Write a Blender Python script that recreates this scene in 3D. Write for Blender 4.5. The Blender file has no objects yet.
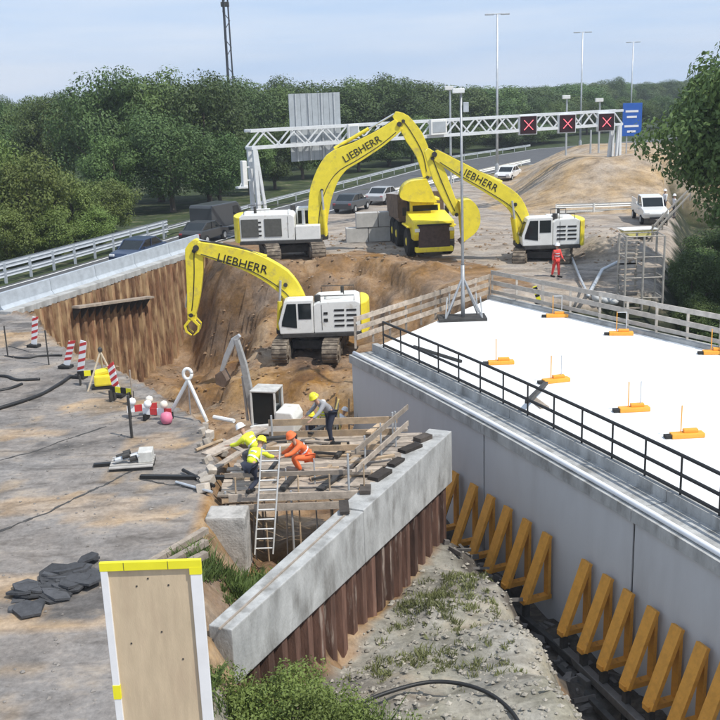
import bpy, bmesh, math, random
import numpy as np
from mathutils import Vector, Matrix, noise
random.seed(7); rng = np.random.default_rng(7)
S = bpy.context.scene; COL = S.collection
PI = math.pi
R = math.radians

# ---------------------------------------------------------------- camera, sky, sun, exposure
F = 1000.0; CAMH = 10.0; HZ = 90.0; ROLL = R(2.0)          # focal length in photo pixels, height, horizon row, roll
PITCH = math.atan((360 - HZ) / F)
cam = bpy.data.cameras.new('camera'); cam.sensor_width = 36; cam.lens = 36 * F / 720; cam.clip_end = 6000
co = bpy.data.objects.new('camera', cam); COL.objects.link(co); S.camera = co
co.matrix_world = Matrix.Translation((0, 0, CAMH)) @ Matrix.Rotation(PI / 2 - PITCH, 4, 'X') @ Matrix.Rotation(-ROLL, 4, 'Z')

SUN_AZ = R(125); SUN_EL = R(56)            # azimuth measured clockwise from +Y
sdir = Vector((math.sin(SUN_AZ) * math.cos(SUN_EL), math.cos(SUN_AZ) * math.cos(SUN_EL), math.sin(SUN_EL)))
W = bpy.data.worlds.new('World'); S.world = W; W.use_nodes = True
nt = W.node_tree; nt.nodes.clear()
out = nt.nodes.new('ShaderNodeOutputWorld'); bg = nt.nodes.new('ShaderNodeBackground')
sky = nt.nodes.new('ShaderNodeTexSky'); sky.sky_type = 'NISHITA'; sky.sun_disc = False
sky.sun_elevation = SUN_EL; sky.sun_rotation = SUN_AZ; sky.altitude = 0; sky.air_density = 1.1; sky.dust_density = 0.6; sky.ozone_density = 2.5
tc = nt.nodes.new('ShaderNodeTexCoord'); mp = nt.nodes.new('ShaderNodeMapping'); mp.inputs['Scale'].default_value = (1.6, 1.6, 16)
nz = nt.nodes.new('ShaderNodeTexNoise'); nz.inputs['Scale'].default_value = 1.7; nz.inputs['Detail'].default_value = 6; nz.inputs['Roughness'].default_value = .55
rp = nt.nodes.new('ShaderNodeValToRGB'); rp.color_ramp.elements[0].position = .36; rp.color_ramp.elements[1].position = .68
rp.color_ramp.elements[0].color = (0, 0, 0, 1); rp.color_ramp.elements[1].color = (1, 1, 1, 1)
mx = nt.nodes.new('ShaderNodeMixRGB'); mx.inputs['Fac'].default_value = .86
m0 = nt.nodes.new('ShaderNodeMixRGB'); m0.inputs['Color1'].default_value = (5.9, 7.7, 10.6, 1); m0.inputs['Color2'].default_value = (8.1, 9.1, 10.9, 1); nt.links.new(m0.outputs[0], mx.inputs['Color2'])
nt.links.new(tc.outputs['Generated'], mp.inputs['Vector']); nt.links.new(mp.outputs[0], nz.inputs['Vector'])
nt.links.new(nz.outputs['Fac'], rp.inputs['Fac']); nt.links.new(rp.outputs['Color'], m0.inputs['Fac'])
nt.links.new(sky.outputs[0], mx.inputs['Color1']); nt.links.new(mx.outputs[0], bg.inputs['Color'])
bg.inputs['Strength'].default_value = 0.085
nt.links.new(bg.outputs[0], out.inputs[0])
sl = bpy.data.lights.new('sun', 'SUN'); sl.energy = 3.7; sl.angle = R(.6); sl.color = (1, .955, .88)
so = bpy.data.objects.new('sun', sl); COL.objects.link(so); so.rotation_euler = sdir.to_track_quat('Z', 'Y').to_euler()
so.location = (0, 0, 60)
S.view_settings.view_transform = 'Standard'; S.view_settings.look = 'None'; S.view_settings.exposure = 0.18; S.view_settings.gamma = 1
S.render.engine = 'CYCLES'

# ---------------------------------------------------------------- pixel helpers (a pixel is a direction; ground, wall or thing gives the distance)
cp, sp, cr, sr = math.cos(PITCH), math.sin(PITCH), math.cos(ROLL), math.sin(ROLL)
def ray(px, py):
    u = (px - 360) / F; v = (360 - py) / F
    a = u * cr + v * sr; b = -u * sr + v * cr
    return Vector((a, cp + b * sp, -sp + b * cp))
def P(px, py, z=0.0):
    d = ray(px, py); return Vector((0, 0, CAMH)) + d * ((z - CAMH) / d.z)
def PY(px, py, Y):
    d = ray(px, py); return Vector((0, 0, CAMH)) + d * (Y / d.y)

# ---------------------------------------------------------------- materials
MATS = {}
def mat(name, col, rough=.7, metal=0., var=.25, scale=3., bump=.0, bscale=30., col2=None, c2=(.5, .7), s2=1.5, spec=.4, obj_rand=0., stretch=None):
    if name in MATS: return MATS[name]
    m = bpy.data.materials.new(name); m.use_nodes = True; MATS[name] = m
    n = m.node_tree.nodes; l = m.node_tree.links; b = n['Principled BSDF']
    b.inputs['Roughness'].default_value = rough; b.inputs['Metallic'].default_value = metal; b.inputs['Specular IOR Level'].default_value = spec
    t = n.new('ShaderNodeTexCoord'); src = t.outputs['Object']
    if obj_rand:      # alike pieces must not repeat one pattern
        oi0 = n.new('ShaderNodeObjectInfo'); sc0 = n.new('ShaderNodeMath'); sc0.operation = 'MULTIPLY'; sc0.inputs[1].default_value = 37.; l.new(oi0.outputs['Random'], sc0.inputs[0])
        va = n.new('ShaderNodeVectorMath'); va.operation = 'ADD'; l.new(src, va.inputs[0]); l.new(sc0.outputs[0], va.inputs[1]); src = va.outputs[0]
    if stretch:
        q = n.new('ShaderNodeMapping'); q.inputs['Scale'].default_value = stretch; l.new(src, q.inputs['Vector']); src = q.outputs[0]
    a = n.new('ShaderNodeTexNoise'); a.inputs['Scale'].default_value = scale; a.inputs['Detail'].default_value = 8; a.inputs['Roughness'].default_value = .65
    l.new(src, a.inputs['Vector'])
    mr = n.new('ShaderNodeMapRange'); mr.inputs['From Min'].default_value = .3; mr.inputs['From Max'].default_value = .7
    mr.inputs['To Min'].default_value = 1 - var; mr.inputs['To Max'].default_value = 1 + var; l.new(a.outputs['Fac'], mr.inputs['Value'])
    hsv = n.new('ShaderNodeHueSaturation'); hsv.inputs['Color'].default_value = (*col, 1)
    val = mr.outputs[0]
    if obj_rand:
        oi = n.new('ShaderNodeObjectInfo'); r2 = n.new('ShaderNodeMapRange'); r2.inputs['To Min'].default_value = 1 - obj_rand; r2.inputs['To Max'].default_value = 1 + obj_rand
        l.new(oi.outputs['Random'], r2.inputs['Value']); mu = n.new('ShaderNodeMath'); mu.operation = 'MULTIPLY'
        l.new(val, mu.inputs[0]); l.new(r2.outputs[0], mu.inputs[1]); val = mu.outputs[0]
    l.new(val, hsv.inputs['Value'])
    fin = hsv.outputs[0]
    if col2:
        c = n.new('ShaderNodeTexNoise'); c.inputs['Scale'].default_value = s2; c.inputs['Detail'].default_value = 6; c.inputs['Roughness'].default_value = .6; l.new(src, c.inputs['Vector'])
        rr = n.new('ShaderNodeMapRange'); rr.inputs['From Min'].default_value = c2[0]; rr.inputs['From Max'].default_value = c2[1]; l.new(c.outputs['Fac'], rr.inputs['Value'])
        m2 = n.new('ShaderNodeMixRGB'); m2.inputs['Color2'].default_value = (*col2, 1); l.new(rr.outputs[0], m2.inputs['Fac']); l.new(fin, m2.inputs['Color1']); fin = m2.outputs[0]
    l.new(fin, b.inputs['Base Color'])
    if bump:
        d = n.new('ShaderNodeTexNoise'); d.inputs['Scale'].default_value = bscale; d.inputs['Detail'].default_value = 5; l.new(src, d.inputs['Vector'])
        bp = n.new('ShaderNodeBump'); bp.inputs['Strength'].default_value = bump; bp.inputs['Distance'].default_value = .03
        l.new(d.outputs['Fac'], bp.inputs['Height']); l.new(bp.outputs[0], b.inputs['Normal'])
    return m
def glass_mat():
    m = mat('window_glass', (.015, .02, .022), .06, 0, .2, 2); return m
def leaf_mat(name, col, var=.35):
    m = bpy.data.materials.new(name); m.use_nodes = True
    n = m.node_tree.nodes; l = m.node_tree.links; b = n['Principled BSDF']; b.inputs['Roughness'].default_value = .55; b.inputs['Specular IOR Level'].default_value = .25
    t = n.new('ShaderNodeTexCoord'); a = n.new('ShaderNodeTexNoise'); a.inputs['Scale'].default_value = .9; a.inputs['Detail'].default_value = 5; l.new(t.outputs['Object'], a.inputs['Vector'])
    mr = n.new('ShaderNodeMapRange'); mr.inputs['From Min'].default_value = .3; mr.inputs['From Max'].default_value = .7; mr.inputs['To Min'].default_value = 1 - var; mr.inputs['To Max'].default_value = 1 + var
    l.new(a.outputs['Fac'], mr.inputs['Value'])
    oi = n.new('ShaderNodeObjectInfo'); r2 = n.new('ShaderNodeMapRange'); r2.inputs['To Min'].default_value = .75; r2.inputs['To Max'].default_value = 1.25; l.new(oi.outputs['Random'], r2.inputs['Value'])
    mu = n.new('ShaderNodeMath'); mu.operation = 'MULTIPLY'; l.new(mr.outputs[0], mu.inputs[0]); l.new(r2.outputs[0], mu.inputs[1])
    r3 = n.new('ShaderNodeMapRange'); r3.inputs['To Min'].default_value = .485; r3.inputs['To Max'].default_value = .515; l.new(oi.outputs['Random'], r3.inputs['Value'])
    h = n.new('ShaderNodeHueSaturation'); h.inputs['Color'].default_value = (*col, 1); l.new(mu.outputs[0], h.inputs['Value']); l.new(r3.outputs[0], h.inputs['Hue'])
    l.new(h.outputs[0], b.inputs['Base Color'])
    tr = n.new('ShaderNodeBsdfTranslucent'); l.new(h.outputs[0], tr.inputs['Color'])
    ms = n.new('ShaderNodeMixShader'); ms.inputs[0].default_value = .22; o = n['Material Output']
    l.new(b.outputs[0], ms.inputs[1]); l.new(tr.outputs[0], ms.inputs[2]); l.new(ms.outputs[0], o.inputs['Surface'])
    return m
CONC = mat('concrete', (.39, .39, .375), .85, 0, .28, 1.6, .4, 25, col2=(.22, .215, .2), c2=(.5, .68), s2=1.3, stretch=(1.2, 1.2, .5))
CONCW = mat('wall_concrete', (.53, .535, .54), .8, 0, .09, .5, .12, 30, col2=(.43, .43, .43), c2=(.48, .75), s2=.5, stretch=(1.5, 1.5, .35))
CONCD = mat('old_concrete', (.40, .38, .35), .9, 0, .3, 2.5, .5, 18, col2=(.2, .19, .17), c2=(.5, .7), s2=2)
WHITEDECK = mat('white_membrane', (.80, .81, .80), .75, 0, .06, .7, .12, 20, col2=(.62, .61, .58), c2=(.6, .8), s2=.35)
RUST = mat('rusty_steel', (.13, .07, .05), .85, .1, .55, 1.6, .4, 30, col2=(.36, .29, .24), c2=(.57, .66), s2=1.2, obj_rand=.45, stretch=(3, 3, .45))
RUST2 = mat('dusty_rusty_steel', (.21, .112, .06), .9, .05, .55, 2.2, .4, 20, col2=(.45, .31, .17), c2=(.45, .62), s2=1.2, obj_rand=.35, stretch=(2.2, 2.2, .6))
YEL = mat('yellow_paint', (.85, .70, .05), .4, 0, .10, 2.5, col2=(.45, .36, .13), c2=(.55, .8), s2=2.2)
WHT = mat('white_paint', (.76, .76, .73), .4, 0, .08, 2, col2=(.45, .41, .34), c2=(.56, .78), s2=2.)
BLK = mat('black_paint', (.018, .018, .018), .5, 0, .3, 3)
DGREY = mat('dark_steel', (.055, .053, .05), .65, .2, .4, 4)
TRACK = mat('muddy_track', (.13, .105, .08), .85, 0, .35, 4, .4, 20, col2=(.30, .25, .19), c2=(.45, .65), s2=3)
MUDSTEEL = mat('worn_bucket_steel', (.17, .12, .09), .7, .2, .35, 3, .2, 20)
GALV = mat('galvanised_steel', (.55, .57, .58), .42, .45, .15, 3)
ALU = mat('sign_back_aluminium', (.42, .45, .47), .5, .3, .12, 2)
ORANGE = mat('orange_paint', (.66, .31, .05), .55, 0, .2, 4, col2=(.3, .13, .04), c2=(.6, .8), s2=4)
ORANGE2 = mat('bright_orange_plastic', (.85, .38, .05), .5, 0, .1, 4)
WOOD = mat('pine_plank', (.42, .31, .2), .8, 0, .28, 3, .2, 30, obj_rand=.25, stretch=(1, 1, 1), col2=(.26, .2, .15), c2=(.52, .75), s2=4)
WOODG = mat('weathered_plank', (.36, .30, .24), .85, 0, .3, 3, .2, 30, obj_rand=.3, col2=(.2, .17, .14), c2=(.5, .75), s2=4)
PLY = mat('plywood', (.58, .46, .31), .75, 0, .12, 2.2, .1, 40, col2=(.5, .38, .26), c2=(.5, .8), s2=1.6, stretch=(3, 3, .6))
YREFL = mat('yellow_reflective', (.85, .78, .03), .45, 0, .05, 3)
WREFL = mat('white_reflective', (.82, .82, .82), .45, 0, .05, 3)
REDP = mat('red_paint', (.55, .05, .05), .5, 0, .15, 4)
GLASS = glass_mat()
RUBBER = mat('tyre_rubber', (.025, .025, .025), .85, 0, .3, 6)
SKIN = mat('skin', (.45, .27, .19), .6, 0, .05, 6)
BARK = mat('bark', (.10, .08, .06), .9, 0, .3, 4, .5, 12, stretch=(4, 4, .8))
ASPH = mat('asphalt', (.085, .087, .09), .9, 0, .18, 2.5, .2, 60, col2=(.12, .12, .12), c2=(.5, .75), s2=.6)
BLUE = mat('blue_sign', (.03, .12, .45), .45, 0, .08, 3)
LEAF_D = leaf_mat('leaf_dark_green', (.085, .135, .042))
LEAF_M = leaf_mat('leaf_mid_green', (.115, .172, .05))
LEAF_L = leaf_mat('leaf_light_green', (.16, .215, .055))
GRASSM = leaf_mat('grass_blade', (.12, .17, .05))

# ---------------------------------------------------------------- mesh helpers
class MB:
    def __init__(s): s.v = []; s.f = []
    def add(s, vs, fs):
        o = len(s.v); s.v += [tuple(v) for v in vs]; s.f += [tuple(i + o for i in f) for f in fs]; return s
    def box(s, c, size, rz=0, M=None):
        hx, hy, hz = size[0] / 2, size[1] / 2, size[2] / 2
        vs = [Vector((x * hx, y * hy, z * hz)) for z in (-1, 1) for x, y in ((-1, -1), (1, -1), (1, 1), (-1, 1))]
        m = M if M else Matrix.Rotation(rz, 3, 'Z')
        c = Vector(c); vs = [m @ v + c for v in vs]
        return s.add(vs, [(3, 2, 1, 0), (4, 5, 6, 7), (0, 1, 5, 4), (1, 2, 6, 5), (2, 3, 7, 6), (3, 0, 4, 7)])
    def bar(s, a, b, w, h, up=(0, 0, 1)):
        a = Vector(a); b = Vector(b); d = (b - a); L = d.length; d.normalize()
        up = Vector(up)
        if abs(d.dot(up)) > .98: up = Vector((0, 1, 0))
        y = up.cross(d).normalized(); z = d.cross(y)
        m = Matrix((d, y, z)).transposed()
        return s.box((a + b) / 2, (L, w, h), M=m)
    def tube(s, a, b, r, n=8, r2=None, caps=True):
        a = Vector(a); b = Vector(b); d = (b - a).normalized(); r2 = r if r2 is None else r2
        u = d.orthogonal().normalized(); w = d.cross(u)
        vs = [a + (u * math.cos(2 * PI * i / n) + w * math.sin(2 * PI * i / n)) * r for i in range(n)] + [b + (u * math.cos(2 * PI * i / n) + w * math.sin(2 * PI * i / n)) * r2 for i in range(n)]
        fs = [(i, (i + 1) % n, n + (i + 1) % n, n + i) for i in range(n)]
        if caps: fs += [tuple(range(n - 1, -1, -1)), tuple(range(n, 2 * n))]
        return s.add(vs, fs)
    def path(s, pts, r, n=8):
        pts = [Vector(p) for p in pts]; rings = []
        u = None
        for i, p in enumerate(pts):
            d = (pts[min(i + 1, len(pts) - 1)] - pts[max(i - 1, 0)]).normalized()
            u = d.orthogonal().normalized() if u is None else (u - d * u.dot(d)).normalized()
            w = d.cross(u); rings.append([p + (u * math.cos(2 * PI * k / n) + w * math.sin(2 * PI * k / n)) * (r[i] if hasattr(r, '__len__') else r) for k in range(n)])
        vs = [v for q in rings for v in q]; fs = []
        for i in range(len(pts) - 1):
            for k in range(n): fs.append((i * n + k, i * n + (k + 1) % n, (i + 1) * n + (k + 1) % n, (i + 1) * n + k))
        fs += [tuple(range(n - 1, -1, -1)), tuple(range(len(vs) - n, len(vs)))]
        return s.add(vs, fs)
    def prism(s, prof, y0, y1, axis='Y'):     # profile in (x,z), extruded along y
        n = len(prof)
        A = sum(prof[i][0] * prof[(i + 1) % n][1] - prof[(i + 1) % n][0] * prof[i][1] for i in range(n))
        if A < 0: prof = prof[::-1]
        if axis == 'Y':
            vs = [(x, y0, z) for x, z in prof] + [(x, y1, z) for x, z in prof]
            fs = [tuple(range(n)), tuple(range(2 * n - 1, n - 1, -1))] + [(i, n + i, n + (i + 1) % n, (i + 1) % n) for i in range(n)]
        else:                                   # profile in (x,y), extruded along z
            vs = [(x, y, y0) for x, y in prof] + [(x, y, y1) for x, y in prof]
            fs = [tuple(range(n - 1, -1, -1)), tuple(range(n, 2 * n))] + [(i, (i + 1) % n, n + (i + 1) % n, n + i) for i in range(n)]
        return s.add(vs, fs)
    def lathe(s, c, prof, n=14):               # prof: (radius, z)
        vs = []; m = len(prof)
        for r, z in prof:
            for k in range(n): vs.append((c[0] + r * math.cos(2 * PI * k / n), c[1] + r * math.sin(2 * PI * k / n), c[2] + z))
        fs = [(i * n + k, i * n + (k + 1) % n, (i + 1) * n + (k + 1) % n, (i + 1) * n + k) for i in range(m - 1) for k in range(n)]
        fs += [tuple(range(n - 1, -1, -1)), tuple(range((m - 1) * n, m * n))]
        return s.add(vs, fs)
    def build(s, name, m, parent=None, bevel=0., smooth=False, loc=None):
        me = bpy.data.meshes.new(name); me.from_pydata(s.v, [], s.f); me.update()
        if bevel:
            bm = bmesh.new(); bm.from_mesh(me)
            ed = [e for e in bm.edges if len(e.link_faces) == 2 and e.calc_face_angle(0) > .5]
            bmesh.ops.bevel(bm, geom=ed, offset=bevel, segments=2, profile=.6, affect='EDGES', clamp_overlap=True)
            bm.to_mesh(me); bm.free()
        me.materials.append(m)
        if smooth: me.polygons.foreach_set('use_smooth', [True] * len(me.polygons))
        o = bpy.data.objects.new(name, me); COL.objects.link(o)
        if parent: o.parent = parent
        if loc is not None: o.location = loc
        return o
def tag(o, label=None, cat=None, group=None, kind=None):
    if label: o['label'] = label
    if cat: o['category'] = cat
    if group: o['group'] = group
    if kind: o['kind'] = kind
    return o
def thing(name, label, cat, loc=(0, 0, 0), rz=0, group=None):
    o = bpy.data.objects.new(name, None); COL.objects.link(o); o.empty_display_size = .2
    o.location = loc; o.rotation_euler = (0, 0, rz); return tag(o, label, cat, group)
def share(o, name, parent, loc=(0, 0, 0), rz=0, sc=None):
    c = o.copy(); c.name = name; COL.objects.link(c); c.parent = parent; c.location = loc; c.rotation_euler = (0, 0, rz)
    if sc: c.scale = sc
    return c
def text_mesh(body, size, depth=.012):
    cu = bpy.data.curves.new('t', 'FONT'); cu.body = body; cu.size = size; cu.extrude = depth; cu.align_x = 'CENTER'; cu.align_y = 'CENTER'; cu.resolution_u = 2
    o = bpy.data.objects.new('t', cu); COL.objects.link(o); bpy.context.view_layer.update()
    me = bpy.data.meshes.new_from_object(o.evaluated_get(bpy.context.evaluated_depsgraph_get()))
    bpy.data.objects.remove(o); bpy.data.curves.remove(cu); return me
# ================================================================ TERRAIN
wy = np.array([38.3, 29.4, 22.57, 19.68]); wx = np.array([-.38, 3.71, 6.58, 7.62])
wc = np.polyfit(wy, wx, 2)
def wall_x(y): return float(np.polyval(wc, y))
def wall_n(y):                      # outward normal (towards the excavation) of the underpass wall
    d = Vector((np.polyval(np.polyder(wc), y), 1, 0)).normalized(); return Vector((-d.y, d.x, 0))
def wall_pt(y, off=0., z=0.):       # off > 0: inwards (onto the deck)
    n = wall_n(y); return Vector((wall_x(y), y, z)) - n * off
BEAM0 = Vector((-3.18, 17.49, 0)); BEAM1 = Vector((1.87, 28.38, 0)); BD = (BEAM1 - BEAM0).normalized(); BN = Vector((BD.y, -BD.x, 0))   # BN points to the right
SH0 = Vector((-16.9, 48.0, 0)); SH1 = Vector((-9.3, 68.9, 0)); SD = (SH1 - SH0).normalized(); SN = Vector((SD.y, -SD.x, 0))
PLAT = [(-18.0, 49.0), (-15.46, 46.81), (-12.68, 41.17), (-8.62, 36.04), (-6.53, 32.67), (-4.94, 29.86), (-4.32, 27.53), (-4.1, 24.1), (-4.0, 20.0), (-3.3, 17.3), (-3.3, 6)]
REAR = [(-9.0, 66.5), (-7.6, 61.0), (-4, 59.2), (0, 59.5), (3, 57.5), (5.6, 53.0), (7.2, 49.3), (6.5, 47.3)]
DECKR = [(6.51, 47.28), (10.26, 41.38), (13.53, 36.23), (16.6, 30.0), (18.6, 24.0), (19.8, 18.0), (20.4, 10.0)]
def hid(p, o): return (p[0] + o[0], p[1] + o[1])
sh0 = SH0 - SN * .35; sh1 = SH1 - SN * .35
PIT = [(sh0.x, sh0.y), (sh1.x, sh1.y)] + REAR + [(x - .5, y - .3) for x, y in DECKR] + [(20, 6)] + PLAT[::-1][:-1]
RIM2 = [(7.5, 48.6), (11.5, 49.3), (14.5, 49.6), (16.5, 56), (20.0, 65.0), (25.3, 82.0), (30, 100)]
LOW = [(6.51, 47.0)] + [RIM2[0]] + RIM2[1:] + [(60, 100), (60, 8), (20.2, 8)] + DECKR[::-1][1:-1]
def inside(poly, X, Y):
    res = np.zeros(X.shape, bool); n = len(poly)
    for i in range(n):
        x0, y0 = poly[i]; x1, y1 = poly[(i + 1) % n]
        c = ((y0 > Y) != (y1 > Y)); 
        with np.errstate(divide='ignore', invalid='ignore'): res ^= c & (X < (x1 - x0) * (Y - y0) / (y1 - y0) + x0)
    return res
def dist(line, X, Y):
    D = np.full(X.shape, 1e9)
    for (x0, y0), (x1, y1) in zip(line[:-1], line[1:]):
        dx, dy = x1 - x0, y1 - y0; t = np.clip(((X - x0) * dx + (Y - y0) * dy) / (dx * dx + dy * dy), 0, 1)
        D = np.minimum(D, np.hypot(X - x0 - t * dx, Y - y0 - t * dy))
    return D
CTRL = np.array([(-14, 51, -6.6), (-12, 55, -7), (-10, 60, -6.5), (-8.6, 64, -3.5), (-12, 46, -6.4), (-9, 41, -5.6), (-8.5, 50, -6.8), (-8, 55, -6.2), (-7.4, 52.5, -5.4),
    (-5, 51.5, -3.2), (-3, 51, -3.2), (-.5, 50, -3.2), (-3, 53.5, -3.2), (0, 52.5, -3.1), (-5, 49.2, -3.3), (-2.5, 48.6, -3.3), (0, 47.8, -3.4), (2, 50.5, -2.8), (-5, 55.5, -2.8), (0, 55.5, -2.3), (3, 53.5, -1.6), (4, 49.5, -1.7), (2.5, 46, -2.6),
    (-5, 45, -5.1), (-2, 44, -4.9), (0.4, 43, -4.7), (-6, 42, -5.2), (-4.0, 39.3, -4.25), (-1.8, 38.5, -4.15), (-.8, 38.8, -4.15), (-5, 36, -4.5), (-1, 34, -4.3), (1, 34, -4.6), (-3.4, 31.5, -3.6), (-.5, 31, -3.5), (1.6, 32, -4.4),
    (-2.6, 27.5, -2.6), (-1.5, 25, -2.5), (-2.8, 23.5, -1.9), (-3.2, 20.5, -.9), (-2, 21.5, -1.3), (-.6, 28, -3.0),
    (2.6, 27.6, -3.35), (1.4, 25.2, -3.4), (.5, 23.2, -3.4), (-.2, 21.6, -3.4), (-.9, 20.2, -3.3), (-1.6, 18.6, -2.8), (-2.3, 16, -2.1), (-3, 12, -2.1), (0, 14, -2.3), (3.0, 24.6, -3.0), (1.9, 23.2, -3.1), (3.2, 21.5, -2.75), (1.2, 19.5, -2.9), (2, 18.5, -2.6), (3.4, 18.5, -2.6), (3.4, 14, -2.5),
    (2.9, 30.2, -4.6), (3.6, 28.3, -5.0), (4.4, 26, -5.1), (5.1, 23.6, -5.1), (5.7, 21.4, -5.1), (6.0, 19, -5.1), (6.3, 16, -5.1), (7, 12, -5.1), (10, 25, -5.2), (10, 35, -5.2), (8, 42, -4), (15, 25, -5.2), (3.5, 42, -4)])
def smooth(t): t = np.clip(t, 0, 1); return t * t * (3 - 2 * t)
def fbm(X, Y, s, seed=0, o=4):
    out = np.zeros(X.size); xf = X.ravel(); yf = Y.ravel()
    for i in range(X.size): out[i] = noise.fractal((xf[i] * s + seed, yf[i] * s - seed, seed * .37), 1.0, 2.1, o)
    return out.reshape(X.shape)
def heights(X, Y, rough=True):
    Z = np.zeros(X.shape)
    pin = inside(PIT, X, Y); low = inside(LOW, X, Y) & ~pin
    num = np.zeros(X.shape); den = np.zeros(X.shape)
    for cx, cy, cz in CTRL:
        w = 1 / ((X - cx) ** 2 + (Y - cy) ** 2 + .15) ** 1.9; num += w * cz; den += w
    zi = num / den
    dp = dist(PLAT, X, Y); dr = dist(REAR, X, Y)
    wgt = smooth(dp / 1.3) * smooth(dr / 3.2)
    zp = zi * wgt
    k_ = zp / 1.25 + .25 * np.sin(X * .5); fl = np.floor(k_); zt_ = 1.25 * (fl + smooth((k_ - fl - .3) / .4) - .25 * np.sin(X * .5))   # benches left by the digging
    cut = smooth((Y - 43) / 3) * smooth((61 - Y) / 2) * (1 - smooth((3.6 - np.hypot((X + 2.4) * .8, Y - 50.6)) / 1.2)); zp = zp + (zt_ - zp) * .75 * cut
    Z = np.where(pin, zp, Z)
    d2 = dist(RIM2, X, Y); Z = np.where(low, -4.6 * smooth(d2 / 4.0), Z)
    # heaps: sand mound in front of the gantry's far side, spoil heaps by the machines
    for hx, hy, hr, hh, ex, rot in HEAPS:
        c, s_ = math.cos(rot), math.sin(rot); u = (X - hx) * c + (Y - hy) * s_; v = (-(X - hx) * s_ + (Y - hy) * c) * ex
        q = np.hypot(u, v) / hr; Z = np.where((q < 1) & ~low, Z + hh * (smooth((1 - q) / .75) if hh > 3 else smooth(1 - q) ** .8), Z)
    if rough:
        m = (X > -40) & (X < 45) & (Y < 130)
        n1 = np.zeros(X.shape); n2 = np.zeros(X.shape)
        n1[m] = fbm(X[m], Y[m], .55, 3.3); n2[m] = fbm(X[m], Y[m], 2.2, 8.1, 3)
        amp = np.where(pin, .40, .05) * np.where(inside(MOUNDP, X, Y), .45, 1); amp = np.where(pin & (dp < .9), .12, amp)
        amp = np.where(low, .2, amp); amp = np.where((Y > 59) & (Y < 75) & (X > -6) & (X < 16) & ~pin, .10, amp)
        trk = (X > -6) & (X < 16) & (Y > 57) & (Y < 66)
        Z += amp * n1 + np.where(pin, .13, .018) * n2
    return Z
HEAPS = [(22.2, 91.0, 10.5, 3.6, .80, .0), (29.5, 110, 14, 3.4, .8, .3), (16.0, 84, 4.5, .7, .9, 0), (19.5, 86, 3.5, .5, 1, 0), (25, 87, 3.2, .45, 1, 0), (15.3, 60.3, 3.2, 1.25, 1., 0), (12.8, 63.5, 2.3, .9, 1, 0), (1.6, 57.2, 2.6, .9, 1, 0), (3.6, 55.2, 2.4, .8, 1.2, .3), (-1.2, 57.6, 2.4, .6, 1, 0), (-13, 44.8, 1.2, .25, 1, 0)]
MOUNDP = [(-3, 8), (-3, 16), (2.6, 28.6), (3.4, 27), (5, 20), (6, 8)]
def lin(a, b, st): return list(np.arange(a, b, st))
gx = lin(-1600, -200, 200) + lin(-200, -40, 20) + lin(-40, -19, 1.0) + lin(-19, 27, .3) + lin(27, 60, 1.5) + lin(60, 200, 20) + lin(200, 1800, 200)
gy = lin(-60, 6, 6) + lin(6, 72, .3) + lin(72, 112, .8) + lin(112, 300, 9) + lin(300, 3000, 150)
GX, GY = np.meshgrid(np.array(gx), np.array(gy))
GZ = heights(GX, GY)
def tz(x, y): return float(heights(np.array([[x]]), np.array([[y]]))[0, 0])
# soil zones -> base colour
def zone_colours(X, Y):
    C = np.zeros(X.shape + (3,)); C[:] = (.05, .068, .03)                 # rough verge beyond the site
    wob = np.zeros(X.shape); m = (X > -60) & (X < 60) & (Y < 140); wob[m] = fbm(X[m], Y[m], .35, 5.5) * 1.2
    def put(mask, col, soft=None):
        C[mask] = col
    site = (Y < 118) & (X > -22) & ((X - (-9.5)) > -(.43) * (Y * 0)) & (X < 40)
    side = (X - SH0.x) * SN.x + (Y - SH0.y) * SN.y                       # > 0: excavation side of the left sheet piles
    put(site & (side + wob * .3 > -.6) & (Y < 112 + wob * 4), (.33, .285, .24))
    plat = (side > -3) & (Y < 49.5) & ~inside(PIT, X, Y) & (X < 0)
    put(plat, (.24, .218, .198))
    for px, py, rx_, ry_ in ((50, 505, 1.9, .7), (128, 515, 1.3, .5), (158, 442, 1.4, .9), (30, 340, 3.5, 1.6), (20, 590, 1.6, .6), (60, 620, 1.3, .5), (15, 435, 2.4, .5), (110, 405, 1.6, .6)):
        s0 = P(px, py); C[plat & (np.hypot((X - s0.x) / rx_, (Y - s0.y) / ry_) < 1 + wob * .45)] = (.36, .275, .195)
    C[plat & (wob > .6)] = (.29, .235, .18); C[plat & (wob < -.6)] = (.14, .13, .122)
    pin = inside(PIT, X, Y)
    put(pin, (.245, .155, .085))
    lightsoil = pin & (wob > .25); C[lightsoil] = (.32, .22, .13)
    wet = pin & (wob < -.55); C[wet] = (.15, .095, .06)
    rear = (dist(REAR, X, Y) < 3.6 + wob) & (Y > 50); C[rear & (X < 9)] = (.24, .155, .09)
    spoil = inside(MOUNDP, X, Y + wob * .2); C[spoil] = (.27, .255, .21); C[spoil & (wob > .35)] = (.33, .31, .265); C[spoil & (wob < -.45)] = (.22, .20, .17)
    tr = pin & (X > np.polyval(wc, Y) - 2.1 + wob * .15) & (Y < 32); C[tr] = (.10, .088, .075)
    for hx, hy, hr, hh, ex, rot in HEAPS[:3]:
        q = np.hypot(X - hx, (Y - hy) * ex) / hr; C[q < 1.03 + wob * .04] = (.37, .285, .195)
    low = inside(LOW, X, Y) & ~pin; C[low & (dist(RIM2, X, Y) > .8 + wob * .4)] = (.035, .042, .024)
    return C
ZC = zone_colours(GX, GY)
me = bpy.data.meshes.new('ground'); ny, nx = GX.shape
idx = np.arange(nx * ny).reshape(ny, nx)
fs = np.stack([idx[:-1, :-1], idx[:-1, 1:], idx[1:, 1:], idx[1:, :-1]], -1).reshape(-1, 4)
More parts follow.
